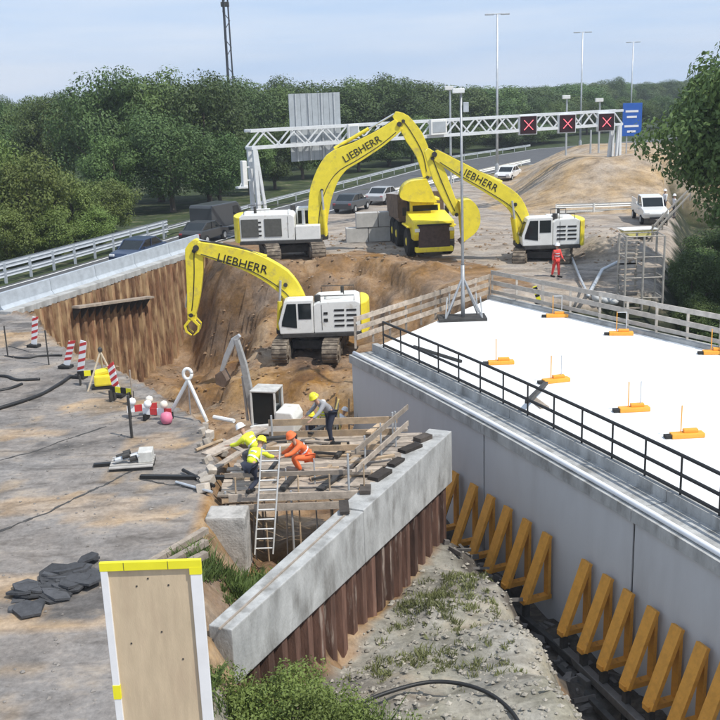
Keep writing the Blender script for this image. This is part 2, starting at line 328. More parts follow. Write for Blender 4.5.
me.from_pydata(np.stack([GX, GY, GZ], -1).reshape(-1, 3).tolist(), [], fs.tolist()); me.update()
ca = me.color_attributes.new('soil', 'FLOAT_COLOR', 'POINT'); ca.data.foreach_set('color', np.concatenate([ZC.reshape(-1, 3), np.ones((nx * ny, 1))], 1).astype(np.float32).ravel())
me.polygons.foreach_set('use_smooth', [True] * len(me.polygons))
def ground_mat():
    m = bpy.data.materials.new('earth'); m.use_nodes = True; n = m.node_tree.nodes; l = m.node_tree.links; b = n['Principled BSDF']
    b.inputs['Roughness'].default_value = .95; b.inputs['Specular IOR Level'].default_value = .15
    a = n.new('ShaderNodeVertexColor'); a.layer_name = 'soil'; g = n.new('ShaderNodeNewGeometry')
    def nz_(s, d, ro=.65, vec=None):
        t = n.new('ShaderNodeTexNoise'); t.inputs['Scale'].default_value = s; t.inputs['Detail'].default_value = d; t.inputs['Roughness'].default_value = ro
        l.new(vec or g.outputs['Position'], t.inputs['Vector']); return t.outputs['Fac']
    def mr_(v, a0, a1, b0, b1):
        t = n.new('ShaderNodeMapRange'); t.inputs[1].default_value = a0; t.inputs[2].default_value = a1; t.inputs[3].default_value = b0; t.inputs[4].default_value = b1; l.new(v, t.inputs[0]); return t.outputs[0]
    q = n.new('ShaderNodeMapping'); q.inputs['Rotation'].default_value = (0, 0, R(-14)); q.inputs['Scale'].default_value = (.6, .95, .8); l.new(g.outputs['Position'], q.inputs['Vector'])
    streak = nz_(.9, 9, .68, q.outputs[0]); big = nz_(.35, 6); fine = nz_(7, 8, .75)
    mu = n.new('ShaderNodeMath'); mu.operation = 'MULTIPLY'; l.new(mr_(streak, .32, .68, .6, 1.4), mu.inputs[0]); l.new(mr_(fine, .3, .7, .72, 1.28), mu.inputs[1])
    h = n.new('ShaderNodeHueSaturation'); l.new(a.outputs['Color'], h.inputs['Color']); l.new(mu.outputs[0], h.inputs['Value']); l.new(mr_(big, .35, .65, .7, 1.3), h.inputs['Saturation'])
    sandmix = n.new('ShaderNodeMixRGB'); sandmix.inputs['Color2'].default_value = (.40, .31, .21, 1); l.new(mr_(streak, .56, .72, 0, .55), sandmix.inputs['Fac']); l.new(h.outputs[0], sandmix.inputs['Color1'])
    gm = n.new('ShaderNodeSeparateXYZ'); l.new(g.outputs['Position'], gm.inputs[0])
    lim = n.new('ShaderNodeMath'); lim.operation = 'LESS_THAN'; lim.inputs[1].default_value = 120; l.new(gm.outputs[1], lim.inputs[0])
    fm = n.new('ShaderNodeMath'); fm.operation = 'MULTIPLY'; l.new(mr_(streak, .54, .70, 0, .5), fm.inputs[0]); l.new(lim.outputs[0], fm.inputs[1]); l.new(fm.outputs[0], sandmix.inputs['Fac'])
    q2 = n.new('ShaderNodeMapping'); q2.inputs['Rotation'].default_value = (0, 0, R(-9)); q2.inputs['Scale'].default_value = (.32, 1.0, .5); l.new(g.outputs['Position'], q2.inputs['Vector'])
    rut = nz_(1.0, 5, .55, q2.outputs[0]); n[-1].inputs['Distortion'].default_value = 2.2; mu3 = n.new('ShaderNodeMixRGB'); mu3.blend_type = 'MULTIPLY'; mu3.inputs['Color2'].default_value = (.52, .50, .48, 1)
    l.new(mr_(rut, .52, .68, 0, .7), mu3.inputs['Fac']); l.new(sandmix.outputs[0], mu3.inputs['Color1']); l.new(mu3.outputs[0], b.inputs['Base Color'])
    bp = n.new('ShaderNodeBump'); bp.inputs['Strength'].default_value = .55; bp.inputs['Distance'].default_value = .06
    l.new(fine, bp.inputs['Height']); l.new(bp.outputs[0], b.inputs['Normal'])
    return m
me.materials.append(ground_mat())
go = bpy.data.objects.new('ground', me); COL.objects.link(go); tag(go, kind='structure')

# ---------------------------------------------------------------- highway on the left (open lane) and beyond
def ribbon(name, left, right, z, m):
    b = MB(); n = len(left)
    b.add([(p[0], p[1], z) for p in left] + [(p[0], p[1], z) for p in right], [(i, n + i, n + i + 1, i + 1) for i in range(n - 1)])
    o = b.build(name, m); return tag(o, kind='structure')
LANE = [(-30.8, 20), (-22.0, 43.0), (-16.2, 58.0), (-11.0, 72.5), (-4.0, 89.0), (5.0, 107.5), (17, 132), (34, 155), (60, 172), (100, 185)]   # centre line of the open carriageway
def off(line, d):
    r = []
    for i, p in enumerate(line):
        a = Vector(line[max(i - 1, 0)]); c = Vector(line[min(i + 1, len(line) - 1)]); t = (c - a).normalized(); r.append((p[0] + t.y * d, p[1] - t.x * d))
    return r
def widths(line, ds):
    return [off(line, d)[i] for i, d in enumerate(ds)]
lw = [-2.6, -2.6, -2.6, -2.7, -3.5, -5, -7, -8, -8, -8]; rw = [2.0, 2.0, 2.0, 2.1, 3, 4, 6, 7, 7, 7]
ribbon('road', widths(LANE, lw), widths(LANE, rw), .035, ASPH)
LINE = mat('road_paint', (.72, .72, .70), .6, 0, .15, 3)
for k, ds in enumerate((([d + .35 for d in lw]), ([d - .3 for d in rw]))):
    a = widths(LANE, ds); b2 = widths(LANE, [d + .14 for d in ds]); o = ribbon('road_marking', a, b2, .0395, LINE)
# ================================================================ LEFT SHEET PILE WALL
def pile_mesh(w, depth, h):           # one U-shaped steel pile: front faces -Y, from z = -h to 0
    t = .012; c = w
    prof = [(0, 0), (.16 * c, 0), (.30 * c, depth), (.70 * c, depth), (.84 * c, 0), (c, 0)]
    b = MB(); n = len(prof)
    vs = [(x, -y, z) for z in (-h, 0) for x, y in prof] + [(x, -y + t, z) for z in (-h, 0) for x, y in prof]
    fs = []
    for i in range(n - 1):
        fs.append((i, i + 1, n + i + 1, n + i)); fs.append((2 * n + i + 1, 2 * n + i, 3 * n + i, 3 * n + i + 1)); fs.append((n + i, n + i + 1, 3 * n + i + 1, 3 * n + i))
    b.add(vs, fs); return b
wall = thing('sheet_pile_wall', 'long dusty rust brown sheet pile wall holding up the road left of the pit', 'retaining wall', SH0, math.atan2(SD.y, SD.x))
L = (SH1 - SH0).length; PW = .72; n = int(L / PW)
p0 = None
for i in range(n):
    if p0 is None: p0 = pile_mesh(PW, .30, 9.0).build('sheet_pile', RUST2, wall); o = p0
    else: o = share(p0, 'sheet_pile', wall)
    o.location = (i * PW, 0, -.12 + random.uniform(-.03, .03))
MB().box((L / 2, .32, -.02), (L + .4, .75, .34)).build('capping_beam', CONC, wall, bevel=.03)
# timber walkway bracketed on the wall, with its brackets
wk = MB().bar((4.2, -.62, -.55), (11.6, -.62, -1.5), .5, .12).build('waling_plank', WOODG, wall)
for i in range(11): MB().prism([(-.86, -.06), (-.34, -.06), (-.34, -.7)], 0, .1).build('bracket', DGREY, wall)
brs = [o for o in wall.children if o.name.startswith('bracket')]
for i, o in enumerate(brs):
    o.data = brs[0].data; o.rotation_euler = (0, 0, PI / 2); o.location = (4.4 + i * .68, 0, -.58 - i * .087)
# bracket profile lies in x-z: turned so that its foot points away from the wall
# ================================================================ ROAD BARRIERS
def guard_rail(name, label, pts, zt=.95, post=2.0, mat_=GALV, rails=((.72, .3),), group=None, th=.06, pz=None, pw=.1):
    pts = [Vector((p[0], p[1], 0)) for p in pts]; t = thing(name, label, 'guard rail', pts[0], 0, group); o0 = pts[0]
    seg = [(pts[i], pts[i + 1]) for i in range(len(pts) - 1)]
    for z, h in rails:
        b = MB()
        for a, c in seg:
            d = (c - a).normalized(); nrm = Vector((-d.y, d.x, 0)) * th
            vs = []
            prof = [(0, -h / 2), (1, -h * .32), (1, -h * .18), (0, 0), (1, h * .18), (1, h * .32), (0, h / 2)]
            for e in (a, c):
                for q, zz in prof: vs.append(e - o0 + nrm * q + Vector((0, 0, z + zz)))
                for q, zz in prof[::-1]: vs.append(e - o0 - nrm * .25 + nrm * q + Vector((0, 0, z + zz)))
            m = 14; b.add(vs, [(i, (i + 1) % m, m + (i + 1) % m, m + i) for i in range(m)] + [tuple(range(m - 1, -1, -1)), tuple(range(m, 2 * m))])
        b.build('rail', mat_, t)
    pm = None; carry = 0
    for a, c in seg:
        Ls = (c - a).length; d = (c - a) / Ls; s = carry
        while s < Ls:
            q = a + d * s - o0
            if pm is None: pm = MB().box((0, 0, zt / 2 - .1), (pw, pw, zt + .2)).build('post', mat_, t); pm.location = q
            else: share(pm, 'post', t, q)
            s += post
        carry = s - Ls
    return t
RL = off(LANE, -2.95)
guard_rail('guard_rail', 'long white two-rail guard rail between the road and the trees', [RL[1], RL[2], RL[3]], 1.2, 2.2, mat('dull_white_rail', (.42, .45, .48), .5, .1, .12, 3), ((1.12, .42), (.58, .36)), th=.05, pw=.14)
gr2 = widths(LANE, [0, 0, 0, -3.2, -4.1, -5.6, -7.6, -8.6, -8.6, -8.6])
guard_rail('guard_rail', 'galvanised guard rail running on behind the gantry along the far road', [gr2[3], gr2[4], gr2[5], gr2[6], gr2[7]], .8, 4, GALV, ((.65, .31),))
gr3 = widths(LANE, [0, 0, 0, 2.5, 3.4, 4.4, 6.4, 7.4, 7.4, 7.4])
guard_rail('guard_rail', 'pale guard rail between the far road and the sand mound', [gr3[4], gr3[5], gr3[6]], .85, 4, WHT, ((.68, .4),))
# concrete step barrier along the sheet piles
ORD = ['first', 'second', 'third', 'fourth', 'fifth', 'sixth', 'seventh', 'eighth', 'ninth', 'tenth', 'eleventh', 'twelfth', 'thirteenth', 'fourteenth', 'fifteenth', 'sixteenth']
def step_barrier(label, a, b, n, group, h=.8, m=CONC):
    a = Vector((*a, 0)); b = Vector((*b, 0)); d = (b - a); L = d.length / n; rz = math.atan2(d.y, d.x); d.normalize(); first = None
    for i in range(n):
        p = a + d * L * i
        if first is None:
            x = L - .03
            mb = MB(); prof = [(-.3, 0), (.3, 0), (.3, .12), (.14, .3), (.1, h), (-.1, h), (-.14, .3), (-.3, .12)]
            mb.prism(prof, 0, x)
            mb.v = [(v[1], -v[0], v[2]) for v in mb.v]
            first = mb.build('concrete_barrier', m); o = first
        else: o = first.copy(); COL.objects.link(o)
        o.name = 'concrete_barrier'; o.location = (p.x, p.y, tz(p.x, p.y) if h > 1.2 else .03); o.rotation_euler = (0, 0, rz); tag(o, label % ORD[i], 'barrier', group)
q0 = SH0 - SN * .82 ; q1 = SH0 + SD * 20.5 - SN * .82
step_barrier('low pale concrete barrier block on the sheet piles, %s from the left', (q0.x, q0.y), (q1.x, q1.y), 5, 'barrier blocks on top of the sheet piles', .92, mat('pale_barrier', (.40, .44, .48), .7, 0, .18, 2))

# ================================================================ UNDERPASS BOX WITH WHITE DECK
JY = [38.3, 29.4, 22.57, 15.6, 11.0]
und = thing('concrete_underpass', 'curved grey concrete underpass box with a bright white deck', 'underpass', wall_pt(29.4, 0, -5.2))
uo = und.location.copy()
def strip(y0, y1, n=8): return [y0 + (y1 - y0) * i / n for i in range(n + 1)]
def wall_solid(y0, y1, o0, o1, z0, z1, name, m, gap=.02, n=8):
    ys = strip(y0 - gap, y1 + gap, n) if gap >= 0 else strip(y0 + gap, y1 - gap, n); b = MB(); vs = []
    for y in ys:
        for o_, z in ((o0, z0), (o1, z0), (o1, z1), (o0, z1)): vs.append(wall_pt(y, o_, z) - uo)
    fs = []
    for i in range(n):
        for k in range(4): fs.append((i * 4 + k, i * 4 + (k + 1) % 4, i * 4 + 4 + (k + 1) % 4, i * 4 + 4 + k))
    fs += [(3, 2, 1, 0), tuple(4 * n + k for k in range(4))]
    b.add(vs, fs); o = b.build(name, m, und)
    bm = bmesh.new(); bm.from_mesh(o.data); bmesh.ops.recalc_face_normals(bm, faces=bm.faces); bm.to_mesh(o.data); bm.free(); return o
for i in range(4):
    wall_solid(JY[i], JY[i + 1], .05, .8, -5.6, -.42, 'wall_panel', CONCW, -.035)
    wall_solid(JY[i], JY[i + 1], -.06, 1.02, -.42, -.10, 'edge_beam', CONC, .012)
    wall_solid(JY[i], JY[i + 1], .98, 1.22, -.11, .20, 'upstand', CONC, .01)
    if i: wall_solid(JY[i] + .07, JY[i] - .07, .085, .5, -5.55, -.44, 'joint_seal', BLK, 0, 1)
# deck slab
lp = [wall_pt(y, 1.18) for y in strip(38.15, 11, 24)]
rp_ = [Vector((x, y, 0)) for x, y in DECKR]
poly = [(p.x - uo.x, p.y - uo.y) for p in lp] + [(p.x - uo.x, p.y - uo.y) for p in rp_[::-1]]
MB().prism(poly, -.5 - uo.z, .12 - uo.z, 'Z').build('deck_slab', WHITEDECK, und)
poly2 = [(p.x - uo.x, p.y - uo.y) for p in [wall_pt(y, .5) for y in strip(38.2, 11, 16)]] + [(p.x - uo.x - .3, p.y - uo.y - .25) for p in rp_[::-1]]
MB().prism(poly2, -5.5 - uo.z, -.52 - uo.z, 'Z').build('core_wall', CONCW, und)
# right kerb of the deck
b = MB()
for a, c in zip(rp_[:-1], rp_[1:]):
    b.bar(a - uo + Vector((-.15, -.1, .16)), c - uo + Vector((-.15, -.1, .16)), .35, .22)
b.build('kerb', CONC, und)
# white pipe along the outer edge
pipe = MB().path([wall_pt(y, .12, -.02) for y in strip(38.2, 12, 30)], .075, 8).build('conduit_pipe', mat('white_plastic', (.78, .79, .8), .4, 0, .05, 3), None, smooth=True)
tag(pipe, 'white pipe lying along the outer edge of the underpass', 'pipe')

# black tube railing on the left deck edge
def railing(name, label, pts, hts, r, post_h, every, m, mp_=None, cat='railing', pr=.02):
    t = thing(name, label, cat, pts[0]); o0 = Vector(pts[0])
    for h in hts: MB().path([Vector(p) - o0 + Vector((0, 0, h)) for p in pts], r, 6).build('rail', m, t, smooth=True)
    first = None
    for i in range(0, len(pts), every):
        q = Vector(pts[i]) - o0
        if first is None: first = MB().tube((0, 0, -.02), (0, 0, post_h), pr, 6).build('post', mp_ or m, t); first.location = q
        else: share(first, 'post', t, q)
    return t
ys = strip(37.6, 12, 40)
railing('tube_railing', 'black two-tube safety railing along the left edge of the white deck', [wall_pt(y, 1.1, .2) for y in ys], (.1, .52, 1.02), .05, 1.05, 2, BLK, pr=.028)
tag(MB().bar(wall_pt(37.2, 2.2, .17), wall_pt(34.6, 2.6, .17), .1, .1).build('steel_bar', BLK), 'short black bar lying on the white deck near the lattice mast', 'bar')
tag(MB().bar(P(527, 402, .55), P(546, 383, .25), .14, .1).build('timber_offcut', DGREY), 'dark timber leaning across the black deck railing', 'timber')
tag(MB().bar(P(545, 408, .14), P(530, 397, .14), .3, .05).build('loose_plank', WOODG), 'grey board lying by the leaning timber on the deck edge', 'board')

# plank fences
def plank_fence(name, label, pts, posts, rails, ph=1.1, m=WOODG, cat='fence', th=.05, pw=.09):
    pts = [Vector(p) for p in pts]; o0 = pts[0]; t = thing(name, label, cat, o0); pm = None
    for a, c in zip(pts[:-1], pts[1:]):
        for z, h in rails: MB().bar(a - o0 + Vector((0, 0, z)), c - o0 + Vector((0, 0, z + random.uniform(-.03, .03))), th, h).build('plank', m, t)
        for i in range(posts):
            q = a + (c - a) * (i / posts) - o0; d = (c - a).normalized(); q += Vector((-d.y, d.x, 0)) * .07
            if pm is None: pm = MB().box((0, 0, ph / 2 - .05), (pw, pw, ph + .1)).build('post', m, t); pm.location = q
            else: share(pm, 'post', t, q)
    q = pts[-1] - o0; share(pm, 'post', t, q); return t
e0 = Vector((-.1, 38.75, .12)); e1 = Vector((6.3, 47.0, .12))
plank_fence('plank_fence', 'pale timber guard fence across the far end of the white deck', [e0, e0.lerp(e1, .34), e0.lerp(e1, .67), e1], 3, ((.35, .2), (.72, .2), (1.1, .2)), 1.2, WOODG)
rf = [Vector((x - .1, y - .1, .28)) for x, y in DECKR]
plank_fence('plank_fence', 'weathered two-plank fence along the right edge of the white deck', [rf[0], rf[0].lerp(rf[1], .5), rf[1], rf[1].lerp(rf[2], .5), rf[2], rf[2].lerp(rf[3], .5), rf[3]], 2, ((.18, .16), (.62, .2), (1.1, .2)), 1.15, mat('silver_plank', (.44, .40, .35), .85, 0, .25, 3, .2, 30, obj_rand=.2))
plank_fence('plank_fence', 'dark guard fence along the top of the shaded slope beside the big tree', [P(653, 242), P(668, 224), P(690, 200)], 3, ((.5, .16), (1.0, .16)), 1.1, mat('dull_plank', (.26, .24, .21), .85, 0, .25, 3))

# orange barrier feet on the deck
def barrier_foot(px, py, rz, label, posts=2):
    p = P(px, py, .12); t = thing('barrier_foot', label, 'barrier base', p, rz, 'orange barrier feet on the white deck')
    MB().box((0, 0, .07), (.95, .30, .14)).build('base_block', ORANGE2, t, bevel=.03)
    MB().box((-.56, 0, .05), (.2, .22, .1)).build('rubber_end', RUBBER, t, bevel=.02)
    MB().box((.1, .03, .19), (.42, .16, .1)).build('socket', ORANGE2, t, bevel=.02)
    for k in range(posts): MB().tube((-.18 + k * .38, .02, .1), (-.18 + k * .38, .02, .95), .018, 6).build('upright', GALV if k else ORANGE2, t)
    if posts > 1: MB().tube((-.18, .02, .93), (.2, .02, .93), .016, 6).build('crossbar', GALV, t)
for px, py, rz, lb, k in ((557, 317, -.1, 'orange barrier foot nearest the timber fence corner of the deck', 2), (621, 335, -.15, 'orange barrier foot in front of the stair tower on the deck', 2), (716, 354, -.1, 'orange barrier foot at the right edge of the picture on the deck', 1),
        (501, 364, 0, 'orange barrier foot standing farthest left on the white deck', 1), (556, 382, .25, 'orange barrier foot beside the leaning dark timber', 2), (634, 411, .05, 'orange barrier foot in the middle of the near deck edge', 2), (687, 437, .05, 'orange barrier foot nearest the camera on the deck', 1)):
    barrier_foot(px, py, rz, lb, k)

# lattice-footed mast on the deck
mp0 = P(463, 319, .12)
MG = mat('mast_steel', (.36, .37, .38), .5, .3, .2, 3)
t = thing('mast', 'tall grey mast with braced tripod foot on the far end of the deck', 'mast', mp0)
MB().box((-.05, 0, .06), (2.1, 1.1, .12)).build('base_plate', DGREY, t)
MB().tube((0, 0, .1), (0, 0, 2.4), .09, 10).build('lower_pole', MG, t, smooth=True)
top = PY(449, 94, mp0.y) - mp0; ptop = Vector((-.02, 0, top.z))
MB().tube((0, 0, 2.4), ptop, .065, 10, .05).build('upper_pole', MG, t, smooth=True)
for dx, dy in ((-.8, -.35), (.8, -.35), (-.6, .45), (.7, .45)):
    MB().tube((dx, dy, .1), (0, 0, 1.9), .045, 8).build('brace', MG, t)
    MB().tube((dx, dy, .1), (dx * .9, dy, 1.05), .03, 6).build('stay', GALV, t)
hd = MB().box(ptop + Vector((-.12, -.1, .12)), (.5, .26, .2)).build('camera_head', WHT, t, bevel=.03)
MB().box(ptop + Vector((.2, 0, -.55)), (.22, .2, .4)).build('junction_box', GALV, t, bevel=.02)
MB().tube(ptop + Vector((0, 0, -.1)), ptop + Vector((0, 0, .3)), .04, 6).build('head_bracket', GALV, t)

# orange A brackets at the foot of the underpass wall
def bracket(y, label):
    n = wall_n(y); p = wall_pt(y, 0, -4.15); rz = math.atan2(n.y, n.x)
    t = thing('support_bracket', label, 'bracket', p, rz, 'orange brackets along the underpass wall')   # local +x points away from the wall
    MB().bar((.10, 0, -.05), (.10, 0, 1.86), .22, .09, (1, 0, 0)).build('wall_post', ORANGE, t)
    MB().bar((.86, 0, -.02), (.12, 0, 1.92), .36, .11, (1, 0, 0)).build('diagonal_plate', ORANGE, t)
    MB().bar((.02, 0, .0), (.95, 0, .0), .22, .13).build('foot_beam', ORANGE, t)
    MB().bar((.62, .0, .32), (.30, 0, 1.15), .07, .14, (1, 0, 0)).build('slot_plate', DGREY, t)
    MB().box((.8, 0, -.5), (.16, .16, .9)).build('prop', DGREY, t)
    MB().tube((.8, -.12, .1), (.8, .12, .1), .05, 8).build('pin', DGREY, t)
# heights of the triangles against the wall give their places: project the tops
def y_for(px, z):                       # place along the wall whose top shows at this column
    best = None
    for k in range(1500):
        y = 14 + k * .014; q = wall_pt(y, -.1, z); f = q.y * cp - (q.z - CAMH) * sp; a = q.x / f; bb = (q.y * sp + (q.z - CAMH) * cp) / f
        x = 360 + (a * cr - bb * sr) * F
        if best is None or abs(x - px) < best[0]: best = (abs(x - px), y)
    return best[1]
names = ['first', 'second', 'third', 'fourth', 'fifth', 'sixth', 'seventh']
for i, px in enumerate((456, 475, 492, 509, 528, 548)): bracket(y_for(px, -2.3), 'orange A-shaped bracket, %s from the beam end in the farther set of six' % names[i])
for i, px in enumerate((588, 609, 630, 654, 679, 704, 729)): bracket(y_for(px, -2.3), 'orange A-shaped bracket, %s from the left in the nearer set' % names[i])
b = MB().path([wall_pt(y, -.82, -4.72) for y in strip(31.5, 14, 20)], .12, 4).build('waling_beam', DGREY); tag(b, 'dark steel beam running under the orange brackets', 'beam')
b = MB().bar(P(556, 642, -4.7), P(660, 742, -4.7), .22, .22); o = b.build('steel_beam', mat('scraped_steel', (.16, .15, .14), .5, .3, .3, 3), bevel=.02); tag(o, 'long steel beam lying in the dark trench bottom right', 'beam')
b = MB().bar(P(560, 668, -4.9), P(648, 760, -4.9), .16, .16); tag(b.build('steel_beam', DGREY), 'thin dark beam beside the long steel beam in the trench', 'beam')
random.seed(3)
deb = MB()
for i in range(150):
    y = random.uniform(16, 31); p = wall_pt(y, -random.uniform(.15, 1.9), 0); z = tz(p.x, p.y)
    M = Matrix.Rotation(random.uniform(0, PI), 3, 'Z') @ Matrix.Rotation(random.uniform(-.5, .5), 3, 'X')
    deb.box((p.x, p.y, z + .05), (random.uniform(.1, .7), random.uniform(.05, .2), random.uniform(.05, .22)), M=M)
tag(deb.build('trench_debris', mat('trench_scrap', (.13, .12, .11), .85, 0, .5, 1.2)), 'scraps of timber and steel strewn along the trench under the brackets', 'debris', kind='stuff')

# ================================================================ FOREGROUND CAPPING BEAM ON SHEET PILES
cb = thing('capped_sheet_pile_wall', 'thick pale concrete beam capping a short rusty sheet pile wall in the foreground', 'retaining wall', BEAM0, math.atan2(BD.y, BD.x))
BL = (BEAM1 - BEAM0).length + .35; BW = .68
def beam_seg(x0, x1, zt):
    b = MB(); vs = []
    for x in (x0, x1):
        h = 1.22 + .38 * x / BL
        bw_ = .53 + .20 * x / BL
        for y, z in ((0, -h), (-bw_, -h), (-bw_, zt), (0, zt)): vs.append((x, y, z))
    b.add(vs, [(0, 1, 2, 3), (7, 6, 5, 4), (0, 4, 5, 1), (1, 5, 6, 2), (2, 6, 7, 3), (3, 7, 4, 0)])
    o = b.build('beam_segment', CONC, cb, bevel=.025)
beam_seg(.08, 6.1, 0); beam_seg(6.112, BL, .03)
MB().box((3.0, -.30, .012), (6.0, .04, .03)).build('formwork_strip', WOODG, cb)
for k in range(6): MB().box((6.2 + k * 1.05 + random.uniform(-.2, .2), -.14 - .05 * (k % 2), .075 + .02 * (k % 2)), (random.uniform(.35, .8), random.uniform(.14, .4), .07 + .03 * (k % 3)), random.uniform(-.5, .5)).build('timber_packer', mat('dark_timber', (.06, .05, .042), .9, 0, .4, 4, .3, 20, obj_rand=.5), cb)
n = 21; pw = (BL - .2) / n; pm = None
for i in range(n):
    if pm is None: pm = pile_mesh(pw, .2, 4.2).build('sheet_pile', RUST, cb); o = pm
    else: o = share(pm, 'sheet_pile', cb)
    o.location = (.16 + i * pw, -.24 - .16 * i / n, -.9)
# ================================================================ SCAFFOLD WORK PLATFORM BEHIND THE BEAM
def bx(Y): return -3.18 + .4646 * (Y - 17.49)      # left edge of the concrete beam
sc = thing('work_platform', 'timber scaffold platform between the concrete beam and the pit', 'scaffold platform', (-2, 26, -2.4))
so_ = Vector((-2, 26, -2.4))
for k in range(15):
    y = 24.15 + k * .29; x1 = bx(y) - .08 + .2 * random.random(); x0 = -3.75 + .9 * max(0, (y - 26.4) / 2) + random.uniform(-.15, .15)
    MB().bar(Vector((x0, y, random.uniform(0, .015))) - so_, Vector((x1, y + random.uniform(-.03, .03), random.uniform(0, .015))) - so_, .25, .05).build('plank', WOODG, sc)
for y in (24.1, 26.1, 28.2):
    MB().bar(Vector((-3.7, y, -.14)) - so_, Vector((bx(y), y, -.14)) - so_, .1, .16).build('joist', WOOD, sc)
for x, y in ((-3.6, 24.1), (-1.9, 24.0), (-.4, 24.0), (-2.7, 28.3), (-1, 28.3), (.9, 28.2), (-2.9, 26.2)):
    MB().tube(Vector((x, y, -3.0)) - so_, Vector((x, y, (.75 if y > 27 else 1.05) if y > 27 or x > -1 else .1)) - so_, .03, 7).build('standard', GALV, sc)
for z in (.12, .5):
    MB().bar(Vector((-2.8, 28.35, z)) - so_, Vector((1.05, 28.25, z)) - so_, .04, .2).build('guard_plank', WOOD, sc)
for z in (.5, 1.0):
    MB().bar(Vector((-.2, 24.3, z)) - so_, Vector((1.35, 27.9, z)) - so_, .04, .15).build('guard_plank', WOODG, sc)
for x, y in ((.15, 25.2), (.6, 26.2), (1.05, 27.2)): MB().tube(Vector((x - .1, y, -.1)) - so_, Vector((x - .1, y, 1.1)) - so_, .025, 6).build('guard_post', GALV, sc)
for z in (-.02, -.3): MB().bar(Vector((-3.5, 23.92, z)) - so_, Vector((-.15, 23.9, z)) - so_, .05, .2).build('edge_board', WOODG, sc)
# stacked planks, loose boards on and beside the platform
random.seed(21)
for i, (x, y, rz, Ln, w) in enumerate(((-2.2, 25.2, .05, 2.6, .25), (-1.2, 26.7, -.1, 2.2, .3), (.1, 27.0, 1.1, 2.0, .2), (-.6, 25.0, .2, 1.7, .22), (-2.7, 27.2, .6, 1.8, .2))):
    d = Vector((math.cos(rz), math.sin(rz), 0)) * Ln / 2; c = Vector((x, y, .075))
    o = MB().bar(c - d, c + d, w, .05).build('loose_board', WOOD); tag(o, ('sawn board in front of the crouching orange worker', 'sawn board at the back of the work platform', 'sawn board angled at the right rear of the work platform', 'short sawn board at the front right of the work platform', 'sawn board angled at the left rear of the work platform')[i], 'board', 'loose boards on the work platform')
random.seed(77)
for i in range(26):            # formwork timber, joists and tubes lying about under and over the boards
    y = random.uniform(24.2, 28.6); x = random.uniform(-3.3, bx(y) - .3); rz = random.choice((random.gauss(0, .25), random.gauss(1.1, .2))); Ln = random.uniform(.5, 1.6); d = Vector((math.cos(rz), math.sin(rz), 0)) * Ln / 2; c = Vector((x, y, .10 + .03 * (i % 4)))
    MB().bar(c - d - so_, c + d - so_ + Vector((0, 0, random.uniform(-.02, .05))), random.uniform(.06, .2), random.uniform(.04, .1)).build('offcut', (WOOD, DGREY, WOODG)[i % 3], sc)
for i in range(9):
    x = -3.4 + i * .42; MB().tube(Vector((x, 24.05 + .5 * (i % 2), -2.6)) - so_, Vector((x + random.uniform(-.1, .1), 24.05 + .5 * (i % 2), random.choice((.05, .5, .75)))) - so_, .022, 6).build('prop', GALV if i % 2 else WOOD, sc)
MB().bar(Vector((-3.6, 24.2, .5)) - so_, Vector((-.3, 24.15, .5)) - so_, .04, .12).build('guard_plank', WOODG, sc)
MB().bar(Vector((-2.7, 26.6, .3)) - so_, Vector((.6, 26.5, .3)) - so_, .05, .16).build('guard_plank', WOOD, sc)
def ladder(label, a, b, w=.42, n=9, m=GALV, r=.03):
    a = Vector(a); b = Vector(b); t = thing('ladder', label, 'ladder', a); d = b - a; s = Vector((1, 0, 0)) * w / 2
    for k in (-1, 1): MB().bar(s * k, d + s * k, .035, .075, (0, 1, 0)).build('stile', m, t)
    for i in range(n): q = d * ((i + .6) / n); MB().tube(q - s, q + s, .02, 6).build('rung', m, t)
ladder('pale aluminium ladder standing in front of the work platform', P(264, 554, -1.2), PY(271, 447, P(266, 552, -1.2).y + .3), .46, 11, mat('pale_alu', (.72, .71, .68), .4, .3, .1, 4))
# concrete block
bp_ = P(231, 562, -1.35); o = MB().box((0, 0, .6), (.98, .8, 1.55)).build('concrete_block', CONCD, bevel=.05); o.location = bp_; o.rotation_euler = (0, 0, -.05); tag(o, 'chipped pale concrete block standing below the work platform by the ladder', 'block')
# timber beams beside the block
for i in range(3):
    a = P(146 + i * 12, 566 + i * 3, .1); c = P(206, 530 + i * 12, .1); o = MB().bar(a, c, .16, .14).build('timber_beam', WOODG); tag(o, ('far', 'middle', 'near')[i] + ' one of three parallel timber beams between the board and the concrete block', 'beam', 'timber beams by the concrete block')

# ================================================================ FOREGROUND BOARD
D0 = 11.4
a = PY(99, 561, D0); c = PY(201, 560, D0); wb = (c - a).length
base = Vector(((a.x + c.x) / 2, D0, 0)); zt = (a.z + c.z) / 2
bd = thing('sign_board', 'tall plywood board in a white and yellow frame at the bottom left', 'sign board', base, math.atan2(c.y - a.y, c.x - a.x))
zb = zt - 2.5
MB().box((.0, .02, (zt + zb) / 2), (wb - .12, .018, zt - zb - .1)).build('plywood_sheet', PLY, bd)
MB().box((-wb / 2 + .05, 0, (zt + zb) / 2 - .06), (.09, .05, zt - zb - .12)).build('frame_side', WREFL, bd, bevel=.005)
MB().box((wb / 2 - .075, 0, (zt + zb) / 2 - .1), (.14, .05, zt - zb - .2)).build('frame_side', WREFL, bd, bevel=.005)
MB().box((0, 0, zt - .06), (wb, .056, .115)).build('frame_top', YREFL, bd, bevel=.005)
MB().box((wb / 2 - .077, -.002, zt - .15), (.15, .056, .1)).build('corner_patch', YREFL, bd)
MB().box((-wb / 2 + .05, -.003, zt - 1.83), (.096, .056, .2)).build('corner_patch', YREFL, bd)
